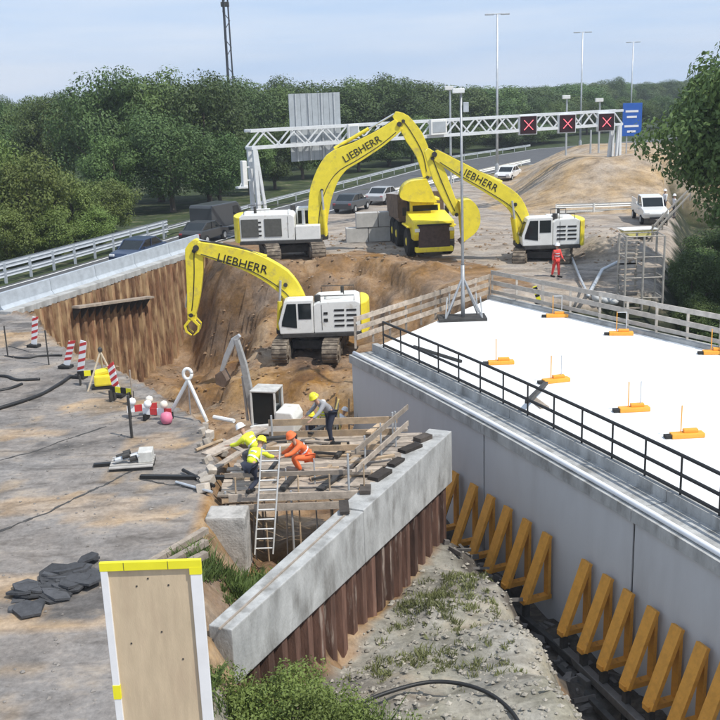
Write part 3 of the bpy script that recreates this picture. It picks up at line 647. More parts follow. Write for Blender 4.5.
for s_ in (-1, 1): MB().tube((s_ * wb * .33, .09, -.1), (s_ * wb * .33, .09, zt - .2), .045, 10).build('post', GALV, bd, smooth=True)
for z in (zb + .4, zt - .5): MB().bar((-wb * .42, .05, z), (wb * .42, .05, z), .04, .08).build('cross_rail', GALV, bd)
for x, z in ((-.2, -.35), (.2, -.35), (-.05, -.25), (.06, -1.0), (-.34, -1.15), (.3, -1.4)): MB().box((x, .008, zt + z), (.02, .008, .02)).build('screw', DGREY, bd)
for x in (-.33, .22): MB().box((x, -.0295, zt - .06), (.006, .003, .11)).build('frame_joint', DGREY, bd)

# ================================================================ GANTRY
GY0 = 70.6; GSK = 18.5      # the gantry runs skew: its right foot stands farther away, behind the sand mound
gL = PY(247, 126, GY0); gR = PY(619, 112, GY0 + GSK)
zT = (gL.z + gR.z) / 2; zB = zT - 1.35; GA = math.atan2(GSK, gR.x - gL.x); GDIR = Vector((math.cos(GA), math.sin(GA), 0))
g = thing('sign_gantry', 'white lattice gantry spanning the closed road with lit red cross signs', 'gantry', (gL.x, GY0, 0), GA)
W_ = math.hypot(gR.x - gL.x, GSK)
def on_gantry(px, py, front=.75):       # point where a pixel's ray meets the gantry's front plane
    nrm = Vector((math.sin(GA), -math.cos(GA), 0)); p0 = Vector((gL.x, GY0, 0)) + nrm * front; d = ray(px, py)
    return Vector((0, 0, CAMH)) + d * ((p0 - Vector((0, 0, CAMH))).dot(nrm) / d.dot(nrm))
GW = mat('gantry_paint', (.66, .68, .69), .45, .1, .1, 3)
for y in (-.45, .45):
    for z in (zT - .1, zB + .1): MB().box((W_ / 2, y, z), (W_, .16, .2)).build('chord', GW, g)
    nd = 30
    for i in range(nd):
        x0 = W_ * i / nd; x1 = W_ * (i + 1) / nd; z0, z1 = (zB + .1, zT - .1) if i % 2 == 0 else (zT - .1, zB + .1)
        MB().bar((x0, y, z0), (x1, y, z1), .09, .11, (0, 1, 0)).build('diagonal', GW, g)
for i in range(13):
    x = W_ * i / 12; MB().box((x, 0, zT - .1), (.09, .74, .1)).build('cross_tie', GW, g); MB().box((x, 0, zB + .1), (.09, .74, .1)).build('cross_tie', GW, g)
for s_ in (-1, 1):
    MB().bar((.35, s_ * .5, -.1), (.22, s_ * .4, zB), .26, .26, (0, 1, 0)).build('leg', GW, g)
    MB().bar((1.05, s_ * .5, -.1), (.35, s_ * .4, zB), .2, .2, (0, 1, 0)).build('leg', GW, g)
    MB().bar((W_ - .3, s_ * .5, -.1), (W_ - .25, s_ * .4, zB), .26, .26, (0, 1, 0)).build('leg', GW, g)
    MB().bar((W_ - 1.0, s_ * .5, -.1), (W_ - .4, s_ * .4, zB), .2, .2, (0, 1, 0)).build('leg', GW, g)
for z in (1.6, 3.2, 4.8): MB().box((.5, 0, z), (.1, .8, .1)).build('leg_tie', GW, g)
MB().box((-.5, -.1, 4.6), (.34, .4, 1.9)).build('cabinet', WHT, g, bevel=.04); MB().box((-.75, -.1, 3.75), (.7, .5, .12)).build('cabinet_shelf', GW, g); MB().bar((-.5, -.1, 4.2), (.3, -.1, 4.2), .1, .1).build('cabinet_arm', GW, g); MB().bar((-.5, -.1, 5.1), (.3, -.1, 5.1), .1, .1).build('cabinet_arm', GW, g); MB().bar((-.95, -.1, 3.7), (-.5, -.1, 4.4), .06, .06).build('cabinet_arm', GW, g)
def emis(name, col, st):
    m = bpy.data.materials.new(name); m.use_nodes = True; b = m.node_tree.nodes['Principled BSDF']; b.inputs['Base Color'].default_value = (*col, 1); b.inputs['Emission Color'].default_value = (*col, 1); b.inputs['Emission Strength'].default_value = st; return m
REDL = emis('red_lamp', (1, .16, .2), 1.3)
MATRIXB = mat('matrix_black', (.03, .008, .012), .5, 0, .2, 4)
for px, py in ((528, 125), (567, 123.5), (606, 122)):   # signals turned a little towards the traffic
    q = on_gantry(px, py)
    which = {528: 'left', 567: 'middle', 606: 'right'}[px]
    s_ = thing('lane_signal', which + ' of three lane signals on the gantry showing a lit red cross', 'lane signal', q, GA * .4, 'red cross lane signals')
    MB().box((0, .1, 0), (1.55, .34, 1.55)).build('housing', GW, s_, bevel=.04)
    MB().box((0, -.09, 0), (1.38, .06, 1.38)).build('display', MATRIXB, s_)
    for k in (-1, 1): MB().bar((-.38, -.14, -.38 * k), (.38, -.14, .38 * k), .035, .1, (0, 1, 0)).build('cross_bar', REDL, s_)
    MB().box((0, .35, 0), (.2, .3, .8)).build('mount', GW, s_)
# big sign seen from behind
q0 = on_gantry(288, 94, -.95); q1 = on_gantry(342, 158, -.95); sw = math.hypot(q1.x - q0.x, q1.y - q0.y); sh_ = q0.z - q1.z
sb = thing('direction_sign', 'large grey ribbed back of a direction sign hung on the left of the gantry', 'sign', (q0.x, q0.y, q1.z), GA)
for i in range(9): MB().box((sw * (i + .5) / 9, 0, sh_ / 2), (sw / 9 - .03, .06, sh_)).build('panel_plank', ALU, sb)
for i in range(4): MB().box((sw * (.12 + .25 * i), -.08, sh_ / 2), (.1, .1, sh_)).build('stiffener', GALV, sb)
for px, w in ((438, 22),):
    q = on_gantry(px, 127); s_ = thing('gantry_box', 'pale equipment box hung on the middle of the gantry', 'equipment box', q, GA)
    MB().box((0, 0, 0), (1.5, .3, 1.15)).build('box_body', WHT, s_, bevel=.03); MB().box((0, -.16, .0), (1.2, .03, .8)).build('box_door', ALU, s_)
q = on_gantry(353, 131); s_ = thing('gantry_box', 'small white box on the gantry right of the grey sign back', 'equipment box', q, GA); MB().box((0, 0, 0), (.9, .25, 1.0)).build('box_body', WHT, s_, bevel=.03); MB().box((0, -.14, 0), (.7, .03, .7)).build('box_door', ALU, s_)
# blue direction sign at the right
q = P(630, 158); q = Vector((q.x * .62, q.y * .62, 0)); q = PY(631, 150, 101); base = Vector((q.x, 101, 2.0))
s_ = thing('direction_sign', 'blue direction sign with white lettering bars right of the gantry', 'sign', base)
zt2 = PY(631, 103, 101).z - 2; zb2 = PY(631, 136, 101).z - 2
MB().box((0, 0, (zt2 + zb2) / 2), (1.9, .08, zt2 - zb2)).build('sign_face', BLUE, s_, bevel=.02)
for k, (z, w) in enumerate(((.75, .9), (.58, .7), (.30, 1.0), (.14, .6))): MB().box((-.05, -.05, zb2 + (zt2 - zb2) * z), (w * 1.4, .02, .2)).build('lettering_bar', WREFL, s_)
for x in (-.45, .45): MB().tube((x, .1, -.1), (x, .1, zt2 - .1), .07, 8).build('post', GALV, s_)
# lamp posts
for i, (bpx, tpx) in enumerate((((497, 178), (491, 13)), ((580, 151), (577.5, 37)), ((630, 135), (628, 52)))):
    b0 = P(*bpx); h = (17.3, 17.0, 16.8)[i]
    t = thing('lamp_post', ('nearest and tallest looking', 'middle', 'farthest and smallest looking')[i] + ' of the three twin-headed motorway lamp posts', 'lamp post', (b0.x, b0.y, 0), 0, 'motorway lamp posts')
    MB().tube((0, 0, -.2), (0, 0, h), .17, 10, .09).build('column', GALV, t, smooth=True)
    MB().tube((-1.0, 0, h + .05), (1.0, 0, h + .05), .05, 8).build('arm', GALV, t)
    for k in (-1, 1): MB().box((k * .85, 0, h + .02), (.95, .34, .16)).build('lamp_head', GALV, t, bevel=.04)
    MB().tube((0, 0, -.2), (0, 0, 1.5), .24, 10).build('column_base', GALV, t)
# slim poles behind the mound
for px, y0, y1, lb in ((567, 97, 160, 'thin pole with a small white camera behind the middle lane signal'), (591, 130, 160, 'thin bare pole left of the right lane signal'), (600, 100, 160, 'thin pole carrying a white lamp between the lane signals'), (450, 88, 185, 'grey pole with a white lamp head above the gantry middle')):
    Yp = 100 if px > 500 else 92; tp = PY(px, y0, Yp); t = thing('camera_pole', lb, 'pole', (tp.x, Yp, tz(tp.x, Yp) - .3))
    hh = tp.z - t.location.z; MB().tube((0, 0, 0), (0, 0, hh), .11, 8, .08).build('pole', GALV, t)
    if y0 < 120: MB().box((-.1, -.1, hh), (.75, .4, .35)).build('head', WHT, t, bevel=.04)
# far mast
t = thing('radio_mast', 'tall slim radio mast rising above the trees at the top left', 'mast', (PY(228.5, 60, 185).x, 185, 0))
MASTM = mat('mast_grey', (.05, .052, .06), .6, .2, .1, 3)
for k in range(3):
    an = k * 2 * PI / 3 + .3; MB().tube((.62 * math.cos(an), .62 * math.sin(an), -1), (.42 * math.cos(an), .42 * math.sin(an), 48), .15, 6).build('mast_leg', MASTM, t)
for i in range(32):
    z = i * 1.5; a0 = (i % 3) * 2 * PI / 3 + .3; a1 = a0 + 2 * PI / 3; MB().tube((.7 * math.cos(a0), .7 * math.sin(a0), z), (.7 * math.cos(a1), .7 * math.sin(a1), z + 1.5), .07, 5).build('lattice_bar', MASTM, t)
for z in (25.2, 26.4, 28.2): MB().box((0, 0, z), (1.4, 1.0, .8)).build('antenna_panel', DGREY, t, bevel=.1)

# closed road: barriers in front of the mound, concrete block wall behind the truck
b0 = P(556, 214); b1 = P(646, 211)
guard_rail('guard_rail', 'low pale guard rail lying across the site in front of the sand mound', [(b0.x, b0.y), (b1.x, b1.y)], .75, 3, WHT, ((.62, .34), (.18, .2)))
c0 = P(346, 243); c1 = P(402, 240)
for r_ in range(2):
    for k in range(3 - r_):
        x = c0.x + .75 + k * 1.52 + r_ * .7; y = c0.y + .3 + k * .12
        o = MB().box((0, 0, .5), (1.48, .7, .98)).build('concrete_block', mat('block_concrete', (.47, .46, .44), .85, 0, .15, 2, .3, 20), bevel=.03); o.location = (x, y, r_ * 1.0 + .0); o.rotation_euler = (0, 0, .07)
        tag(o, 'pale concrete stacking block in the %s row of the wall between excavator and truck' % ('bottom', 'top')[r_], 'block', '%s row of stacking blocks' % ('bottom', 'top')[r_])
# ================================================================ EXCAVATORS
def plate(pts, ths):            # tapered centre line -> outline in (x,z)
    pts = [Vector((p[0], p[1])) for p in pts]; up = []; lo = []
    for i, p in enumerate(pts):
        d = (pts[min(i + 1, len(pts) - 1)] - pts[max(i - 1, 0)]).normalized(); n = Vector((-d.y, d.x)) * ths[i] / 2
        up.append(tuple(p + n)); lo.append(tuple(p - n))
    return up + lo[::-1]
def cyl(a, b, y, t, r=.09, name='cylinder'):
    a = Vector((a[0], y, a[1])); b = Vector((b[0], y, b[1])); m = a.lerp(b, .58)
    c = MB().tube(a, m, r, 10).build(name, YEL, t, smooth=False); MB().tube(m, b, r * .55, 8).build('piston_rod', GALV, c)
def track_unit(t, y, L, h, w, yaw, cx=0):
    M = Matrix.Rotation(yaw, 3, 'Z'); r = h / 2; prof = []
    for k in range(9): a = PI / 2 + PI * k / 8; prof.append((-L / 2 + r + r * math.cos(a), r + r * math.sin(a)))
    for k in range(9): a = -PI / 2 + PI * k / 8; prof.append((L / 2 - r + r * math.cos(a), r + r * math.sin(a)))
    b = MB(); b.prism(prof, y - w / 2, y + w / 2)
    # grouser shoes standing proud of the belt
    pts = prof + [prof[0]]; per = []
    for (x0, z0), (x1, z1) in zip(pts[:-1], pts[1:]):
        Ls = math.hypot(x1 - x0, z1 - z0); ns = max(1, round(Ls / .19))
        for i in range(ns): f = (i + .5) / ns; per.append((x0 + (x1 - x0) * f, z0 + (z1 - z0) * f, math.atan2(z1 - z0, x1 - x0)))
    for x, z, a in per:
        b.box((x, y, z), (.10, w + .02, .09), M=Matrix.Rotation(-a, 3, 'Y'))
    b.v = [tuple(M @ Vector(v)) for v in b.v]
    tr = b.build('track', TRACK, t)
    f = MB().prism([(p[0] * .86, (p[1] - r) * .62 + r) for p in prof], y - w * .56, y + w * .56); f.v = [tuple(M @ Vector(v)) for v in f.v]; f.build('track_frame', DGREY, tr)
    for k in range(5):
        x = -L / 2 + r + (L - 2 * r) * k / 4; q = MB().tube((x, y - w * .6, r * (1 if k in (0, 4) else .62)), (x, y + w * .6, r * (1 if k in (0, 4) else .62)), r * (.62 if k in (0, 4) else .3), 12); q.v = [tuple(M @ Vector(v)) for v in q.v]; q.build('roller', TRACK, tr)
def excavator(label, px, py, Y, face, house, tyaw, boom, bth, arm, ath, bucket, gauge, tL, tH, tW, hw, text_at, cab=True, grapple=False, gz=None):
    """px,py: point on the ground under the slew ring at distance Y; boom and arm centre lines are read in photo pixels in the machine's own vertical plane."""
    o = PY(px, py, Y); gz = o.z if gz is None else gz; o.z = gz
    def loc(q):
        v = PY(q[0], q[1], Y); return ((v.x - o.x) * face, v.z - gz)
    t = thing('excavator', label, 'excavator', o, 0 if face > 0 else PI)
    for s_ in (-1, 1): track_unit(t, s_ * gauge / 2, tL, tH, tW, tyaw)
    MB().box((0, 0, tH * .62), (1.7, gauge * .82, tH * .42), tyaw).build('undercarriage', DGREY, t, bevel=.05)
    MB().tube((0, 0, tH * .7), (0, 0, tH + .16), .8, 20).build('slew_ring', DGREY, t)
    xf, xr, zb, zt = house          # front x, rear x, deck z, top z
    MB().box(((xf + xr) / 2 + .1, 0, zb + .09), (xf - xr - .4, hw, .2)).build('deck_frame', DGREY, t, bevel=.03)
    hl = xr + .35
    # engine house: chamfered body
    prof = [(hl, zb + .2), (xf - 1.75, zb + .2), (xf - 1.75, zt - .18), (xf - 1.95, zt - .04), (hl + .25, zt), (hl, zt - .12)]
    eh = MB().prism(prof, -hw / 2 + .05, hw / 2 - .05).build('engine_house', WHT, t, bevel=.04)
    for s_ in (-1, 1):
        for k in range(4):
            for c_ in range(2): MB().box((hl + .45 + c_ * .62, s_ * (hw / 2 - .04), zb + .55 + k * (zt - zb - .9) / 3.4), (.5, .03, .09)).build('louvre', BLK, eh)
        MB().box((xf - 2.15, s_ * (hw / 2 - .045), (zb + zt) / 2 + .1), (.02, .02, zt - zb - .5)).build('door_gap', BLK, eh)
        MB().box((hl + 1.75, s_ * (hw / 2 - .04), zb + .85), (.2, .03, .16)).build('grille', BLK, eh); MB().box((hl + 1.75, s_ * (hw / 2 - .04), zb + 1.2), (.2, .03, .12)).build('grille', BLK, eh)
    # counterweight: rounded tail
    pr = []
    for k in range(9):
        a = PI / 2 + PI * k / 8; pr.append((hl - .02 + .42 * math.cos(a) * 1.1, (hw / 2) * math.sin(a)))
    MB().prism(pr, zb + .1, zt - .12, 'Z').build('counterweight', YEL, t, bevel=.05)
    # right-side tool boxes (windows-like dark bays seen from the right)
    bay = MB().box((xf - .95, -hw / 2 + .45, zb + .62), (1.5, .85, .85)).build('tool_box', WHT, t, bevel=.04)
    if not cab:
        for k in range(2): MB().box((hl + .62 + k * 1.42, -hw / 2 + .035, (zb + zt) / 2 + .1), (1.05, .06, (zt - zb) * .6)).build('radiator_screen', mat('screen_dark', (.10, .10, .09), .7, 0, .2, 6), t, bevel=.02)
        MB().tube((xf - 1.2, -hw / 2 + .5, zb + 1.05), (xf - 1.2, -hw / 2 + .5, zb + 2.0), .1, 8).build('work_lamp_post', GALV, t)
    # exhaust and roof bits
    MB().tube((hl + .9, -.45, zt - .1), (hl + .9, -.45, zt + .4), .09, 10).build('exhaust', DGREY, t)
    MB().box((hl + 1.3, .3, zt + .06), (.9, .8, .16)).build('roof_hatch', WHT, t, bevel=.03)
    MB().tube((xf - 1.95, hw / 2 - .55, zt - .1), (xf - 1.95, hw / 2 - .55, zt + .25), .16, 10).build('filter_dome', DGREY, t)
    for s_ in (-1, 1):
        MB().path([(hl + .3, s_ * (hw / 2 - .12), zt - .05), (hl + .3, s_ * (hw / 2 - .12), zt + .28), (xf - 2.1, s_ * (hw / 2 - .12), zt + .28), (xf - 2.1, s_ * (hw / 2 - .12), zt - .05)], .025, 6).build('hand_rail', DGREY, t)
    # cab on the left side
    ct = zt + .12; y0, y1 = hw / 2 - 1.08, hw / 2
    cpz = [(xf - 1.72, zb + .2), (xf - .02, zb + .2), (xf + .05, zb + .75), (xf - .28, ct - .08), (xf - .45, ct), (xf - 1.72, ct)]
    cb_ = MB().prism(cpz, y0, y1).build('cab', WHT, t, bevel=.05)
    for s_, yy in ((1, y1), (-1, y0)):
        MB().prism([(xf - .88, zb + .5), (xf - .12, zb + .62), (xf - .14, zb + .85), (xf - .42, ct - .17), (xf - .88, ct - .17)], yy - .01 if s_ > 0 else yy - .02, yy + .02 if s_ > 0 else yy + .01).build('side_window', GLASS, cb_)
        MB().prism([(xf - 1.62, zb + .95), (xf - .98, zb + .95), (xf - .98, ct - .17), (xf - 1.62, ct - .17)], yy - .01 if s_ > 0 else yy - .02, yy + .02 if s_ > 0 else yy + .01).build('side_window', GLASS, cb_)
    v0 = Vector((xf + .04, 0, zb + .72)); v1 = Vector((xf - .3, 0, ct - .14)); dn = Vector(((v1 - v0).z, 0, -(v1 - v0).x)).normalized() * .035
    MB().add([v0 + dn + Vector((0, y0 + .1, 0)), v0 + dn + Vector((0, y1 - .1, 0)), v1 + dn + Vector((0, y1 - .1, 0)), v1 + dn + Vector((0, y0 + .1, 0)), v0 - dn + Vector((0, y0 + .1, 0)), v0 - dn + Vector((0, y1 - .1, 0)), v1 - dn + Vector((0, y1 - .1, 0)), v1 - dn + Vector((0, y0 + .1, 0))],
             [(0, 1, 2, 3), (7, 6, 5, 4), (0, 4, 5, 1), (1, 5, 6, 2), (2, 6, 7, 3), (3, 7, 4, 0)]).build('windscreen', GLASS, cb_)
    # boom, arm
    B0_ = [loc(q) for q in boom]; A = [loc(q) for q in arm]
    def fine(pts, th, k=4):
        op, ot = [], []
        for i in range(len(pts) - 1):
            p0, p1, p2, p3 = (Vector(pts[j]) for j in (max(i - 1, 0), i, i + 1, min(i + 2, len(pts) - 1)))
            for u in [j / k for j in range(k)]:
                op.append(tuple(.5 * (2 * p1 + (p2 - p0) * u + (2 * p0 - 5 * p1 + 4 * p2 - p3) * u * u + (3 * p1 - p0 - 3 * p2 + p3) * u ** 3))); ot.append(th[i] + (th[i + 1] - th[i]) * u)
        return op + [pts[-1]], ot + [th[-1]]
    B, bth = fine(B0_, bth); Af, af = fine(A, ath, 3)
    MB().box((xf - .35, 0, zb + .16), (1.2, 1.05, .3)).build('boom_mount', DGREY, t, bevel=.04)
    bo = MB().prism(plate(B, bth), -.32, .32).build('boom', YEL, t, bevel=.03)
    am = MB().prism(plate(Af, af), -.24, .24).build('arm', YEL, t, bevel=.03)
    for s_ in (-1, 1):
        cyl((xf + .12, zb + .22), (B0_[2][0], B0_[2][1]), s_ * .43, t, .12, 'boom_cylinder')
    k = len(B) // 2; ac0 = (B[k][0], B[k][1] + bth[k] * .62); ac1 = A[0]; cyl(ac0, ac1, 0, t, .11, 'arm_cylinder')
    MB().tube((B[-1][0], -.42, B[-1][1]), (B[-1][0], .42, B[-1][1]), .15, 12).build('pivot_pin', DGREY, t)
    cyl((A[1][0], A[1][1] + .35), (A[-1][0] + .3, A[-1][1] + .35), 0, t, .08, 'bucket_cylinder')
    # hydraulic hoses over the boom
    MB().path([(p[0], .12, p[1] + w * .5 + .05) for p, w in zip(B[1:], bth[1:])], .035, 6).build('hose', BLK, bo)
    MB().path([(p[0], -.12, p[1] + w * .5 + .05) for p, w in zip(B[1:], bth[1:])], .035, 6).build('hose', BLK, bo)
    for s_ in (-1, 1):        # edge strips and pins on boom and arm
        MB().path([(p[0], s_ * .335, p[1] - w * .40) for p, w in zip(B[2:-1], bth[2:-1])], .022, 5).build('edge_pipe', DGREY, bo)
        MB().path([(p[0], s_ * .25, p[1]) for p in Af[3:-1]], .025, 5).build('hose', BLK, am)
        for p in (B[0], B[len(B) // 3], A[1], A[-1]): MB().tube((p[0], s_ * .30, p[1]), (p[0], s_ * .37, p[1]), .11, 10).build('pin_boss', DGREY, bo)
    # lettering on the boom, both sides
    (tx, tzv), ang, size = loc(text_at[0]), text_at[1], text_at[2]
    tm = text_mesh('LIEBHERR', size)
    for s_ in (-1, 1):
        to = bpy.data.objects.new('lettering', tm); COL.objects.link(to); to.parent = bo; tm.materials.clear(); tm.materials.append(BLK)
        to.location = (tx, s_ * .334, tzv)
        # text lies in its own x-y plane: stand it up and face it outwards
        if s_ < 0: to.matrix_local = Matrix.Translation((tx, -.334, tzv)) @ Matrix.Rotation(-ang * face, 4, 'Y') @ Matrix.Rotation(PI / 2, 4, 'X')
        else: to.matrix_local = Matrix.Translation((tx, .334, tzv)) @ Matrix.Rotation(-ang * face, 4, 'Y') @ Matrix.Rotation(PI, 4, 'Z') @ Matrix.Rotation(PI / 2, 4, 'X')
    # bucket / grapple
    e = A[-1]
    if grapple:
        MB().box((e[0], 0, e[1] - .12), (.45, .4, .4)).build('coupler', YEL, t, bevel=.04)
        for s_ in (-1, 1):
            for yy in (-.3, 0, .3): MB().prism(plate([(e[0] + s_ * .1, e[1] - .25), (e[0] + s_ * .36, e[1] - .55), (e[0] + s_ * .3, e[1] - .85), (e[0] + s_ * .05, e[1] - 1.05)], [.14, .13, .1, .04]), yy - .05, yy + .05).build('claw', YEL if yy else MUDSTEEL, t)
    else:
        BP = [loc(q) for q in bucket]
        for _ in range(2):
            nb = [BP[0]]
            for a_, c_ in zip(BP[:-1], BP[1:]): nb += [(a_[0] * .75 + c_[0] * .25, a_[1] * .75 + c_[1] * .25), (a_[0] * .25 + c_[0] * .75, a_[1] * .25 + c_[1] * .75)]
            BP = nb + [BP[-1]]
        w = .85; bm_ = MUDSTEEL if grapple is None else YEL
        n = len(BP); mb = MB(); th = .05
        for s_ in (-1, 1): mb.prism(BP, s_ * w - .03, s_ * w + .03)
        for i in range(n - 1):                       # shell: every side but the last (the mouth)
            a = BP[i]; c = BP[i + 1]; mb.bar((a[0], 0, a[1]), (c[0], 0, c[1]), 2 * w, .05, (0, 1, 0)) if False else mb.add([(a[0], -w, a[1]), (a[0], w, a[1]), (c[0], w, c[1]), (c[0], -w, c[1])], [(0, 1, 2, 3)])
        bk = mb.build('bucket', bm_, t)
        for k in range(5):
            yy = -w + .1 + k * (2 * w - .2) / 4; a = Vector((BP[-1][0], yy, BP[-1][1])); d = Vector((BP[-1][0] - BP[-2][0], 0, BP[-1][1] - BP[-2][1])).normalized(); MB().bar(a - d * .1, a + d * .22, .1, .07, (0, 1, 0)).build('tooth', MUDSTEEL, bk)
        MB().prism(plate([e, ((BP[0][0] + e[0]) / 2 + .1, (BP[0][1] + e[1]) / 2 + .12), BP[0]], [.3, .28, .3]), -.2, .2).build('bucket_link', YEL, t)
    return t
E1z = -3.2
excavator('white and yellow crawler excavator down in the pit with its arm hanging straight', 312, 353, 50.6, -1, (1.5, -2.95, 1.2, 3.0), PI / 2 - .12,
          [(301, 312), (296, 298), (281, 279), (252, 262), (222, 253), (197, 247)], [.7, .95, 1.15, 1.05, .85, .6],
          [(199, 240), (195, 250), (195, 272), (194, 296), (192, 314)], [.3, .95, .85, .65, .42], None, 2.55, 4.7, 1.08, .75, 2.9, ((243, 263), R(-17), .62), True, True)
excavator('large white and yellow excavator at the back left, its boom arching high over the truck', 292, 258, 62.6, 1, (2.1, -3.35, 1.15, 2.95), PI / 2 + .18,
          [(321, 240), (318, 222), (322, 190), (335, 164), (358, 151), (380, 138), (399, 124)], [.8, 1.2, 1.45, 1.5, 1.2, 1.0, .75],
          [(394, 114), (403, 121), (414, 137), (423, 155), (427, 177)], [.35, .9, 1.1, .85, .5], [(426, 178), (407, 180), (399, 190), (400, 200), (436, 201)], 2.75, 5.0, 1.15, .8, 3.1, ((362, 149), R(28), .62), False, False)
excavator('white and yellow excavator right of the truck with its boom to the left', 543, 263, 58.6, -1, (1.45, -2.2, 1.05, 2.75), PI / 2 - .25,
          [(524, 232), (521, 216), (511, 200), (490, 186), (463, 171), (434, 154)], [.6, .85, 1.0, .95, .85, .6],
          [(426, 150), (432, 158), (440, 178), (449, 199), (456, 214)], [.3, .7, .85, .7, .42], [(458, 200), (470, 197), (479, 210), (478, 228), (462, 240)], 2.5, 4.0, 1.0, .7, 2.75, ((478, 179), R(-29), .58), True, False)

# mini excavator down by the work platform
mz = tz(-4.2, 39.2); mo = Vector((-3.75, 39.4, mz))
t = thing('mini_excavator', 'small white mini excavator with raised arm behind the work platform', 'excavator', mo, R(166))
for s_ in (-1, 1): track_unit(t, s_ * .6, 2.0, .5, .32, 0)
MB().box((0, 0, .42), (1.0, .9, .25)).build('undercarriage', DGREY, t)
MB().prism([(-1.15, .62), (.75, .62), (.75, .95), (-.3, 1.1), (-.4, 1.62), (-1.05, 1.6), (-1.2, 1.3)], -.62, .62).build('engine_house', WHT, t, bevel=.06)
for x, y in ((-.35, -.5), (-.35, .5), (.65, -.5), (.65, .5)): MB().box((x, y, 1.7), (.07, .07, 1.4)).build('cab_pillar', WHT, t)
MB().box((.15, 0, 2.42), (1.1, 1.08, .08)).build('cab_roof', mat('dirty_white', (.5, .49, .46), .6, 0, .25, 3), t, bevel=.03)
MB().box((.15, 0, 1.7), (.9, .96, 1.3)).build('cab_glass', GLASS, t)
MB().prism(plate([(.75, .9), (.9, 2.3), (1.05, 3.4), (1.3, 4.5)], [.26, .3, .26, .18]), -.1, .1).build('boom', mat('grey_boom', (.38, .38, .37), .5, .1, .25, 4), t, bevel=.02)
MB().prism(plate([(1.15, 4.65), (1.4, 4.45), (1.8, 3.7), (2.05, 3.1)], [.15, .25, .22, .14]), -.08, .08).build('arm', GALV, t, bevel=.02)
MB().tube((1.05, 0, 1.0), (1.15, 0, 2.9), .06, 8).build('boom_cylinder', GALV, t)
MB().prism([(1.95, 3.15), (2.25, 3.0), (2.25, 2.6), (1.9, 2.45), (1.75, 2.75)], -.25, .25).build('bucket', MUDSTEEL, t)

# articulated dump truck facing the camera
tp = P(428, 256); tp = Vector((tp.x + .1, tp.y + .9, 0))
t = thing('dump_truck', 'yellow dump truck parked nose on under the excavator buckets', 'dump truck', tp, -PI / 2 + .12)   # local +x = forward
for x, y in ((.2, 1), (.2, -1), (-3.6, 1), (-3.6, -1), (-5.3, 1), (-5.3, -1)):
    w = MB(); w.lathe((0, 0, 0), [(.45, -.28), (.78, -.3), (.86, -.22), (.86, .22), (.78, .3), (.45, .28)], 20); w.v = [(v[0] + x, v[2] + y * 1.15, v[1] + .86) for v in w.v]; ty = w.build('wheel', RUBBER, t)
    h = MB(); h.lathe((0, 0, 0), [(.2, -.31), (.42, -.2), (.42, .2), (.2, .31)], 14); h.v = [(v[0] + x, v[2] + y * 1.15, v[1] + .86) for v in h.v]; h.build('hub', YEL, ty)
MB().box((-2.4, 0, 1.05), (6.6, 1.0, .5)).build('chassis', DGREY, t)
MB().prism([(-.9, 1.1), (1.75, 1.1), (1.95, 1.5), (1.85, 2.25), (-.9, 2.6)], -1.25, 1.25).build('hood', YEL, t, bevel=.08)
MB().box((1.9, 0, 1.25), (.12, 1.9, 1.5)).build('radiator_grille', mat('grille_brown', (.075, .05, .042), .7, 0, .3, 5), t, bevel=.03)
MB().box((1.75, 0, .55), (.5, 2.3, .3)).build('bumper', YEL, t, bevel=.05)
MB().box((2.0, 0, 2.05), (.03, 2.1, .1)).build('hood_stripe', BLK, t)
for s_ in (-1, 1): MB().box((1.98, s_ * 1.05, 1.75), (.06, .3, .2)).build('headlight', WHT, t, bevel=.02); MB().box((.2, s_ * 1.15, 1.86), (1.9, .75, .1)).build('mudguard', YEL, t, bevel=.03)
cbn = MB().prism([(-2.0, 1.4), (-.85, 1.4), (-.7, 2.3), (-.95, 3.35), (-2.0, 3.35)], -.95, .95).build('cab', YEL, t, bevel=.06)
MB().prism([(-.80, 2.45), (-.70, 2.42), (-.93, 3.2), (-1.03, 3.2)], -.8, .8).build('windscreen', GLASS, cbn)
for s_ in (-1, 1): MB().box((-1.45, s_ * .96, 2.75), (.75, .03, .75)).build('side_window', GLASS, cbn); MB().box((-.7, s_ * 1.35, 2.6), (.08, .25, .5)).build('mirror', BLK, cbn)
bd_ = MB()
for s_ in (-1, 1): bd_.prism([(-2.3, 2.0), (-6.6, 1.7), (-7.2, 3.1), (-2.4, 3.5)], s_ * 1.45 - .04, s_ * 1.45 + .04)
bd_.box((-4.6, 0, 1.8), (4.6, 2.85, .08)); bd_.box((-2.35, 0, 2.7), (.1, 2.85, 1.8))
bo_ = bd_.build('dump_body', MUDSTEEL, t)
ld = MB(); ld.lathe((0, 0, 0), [(1.9, 0), (1.5, .35), (.8, .62), (.05, .75)], 14); ld.v = [(v[0] * 1.1 - 4.6, v[1] * .7, v[2] + 2.8 + .08 * math.sin(7 * v[0] + 5 * v[1])) for v in ld.v]; ld.build('earth_load', mat('loose_earth', (.19, .12, .07), .95, 0, .4, 4, .8, 12), bo_)

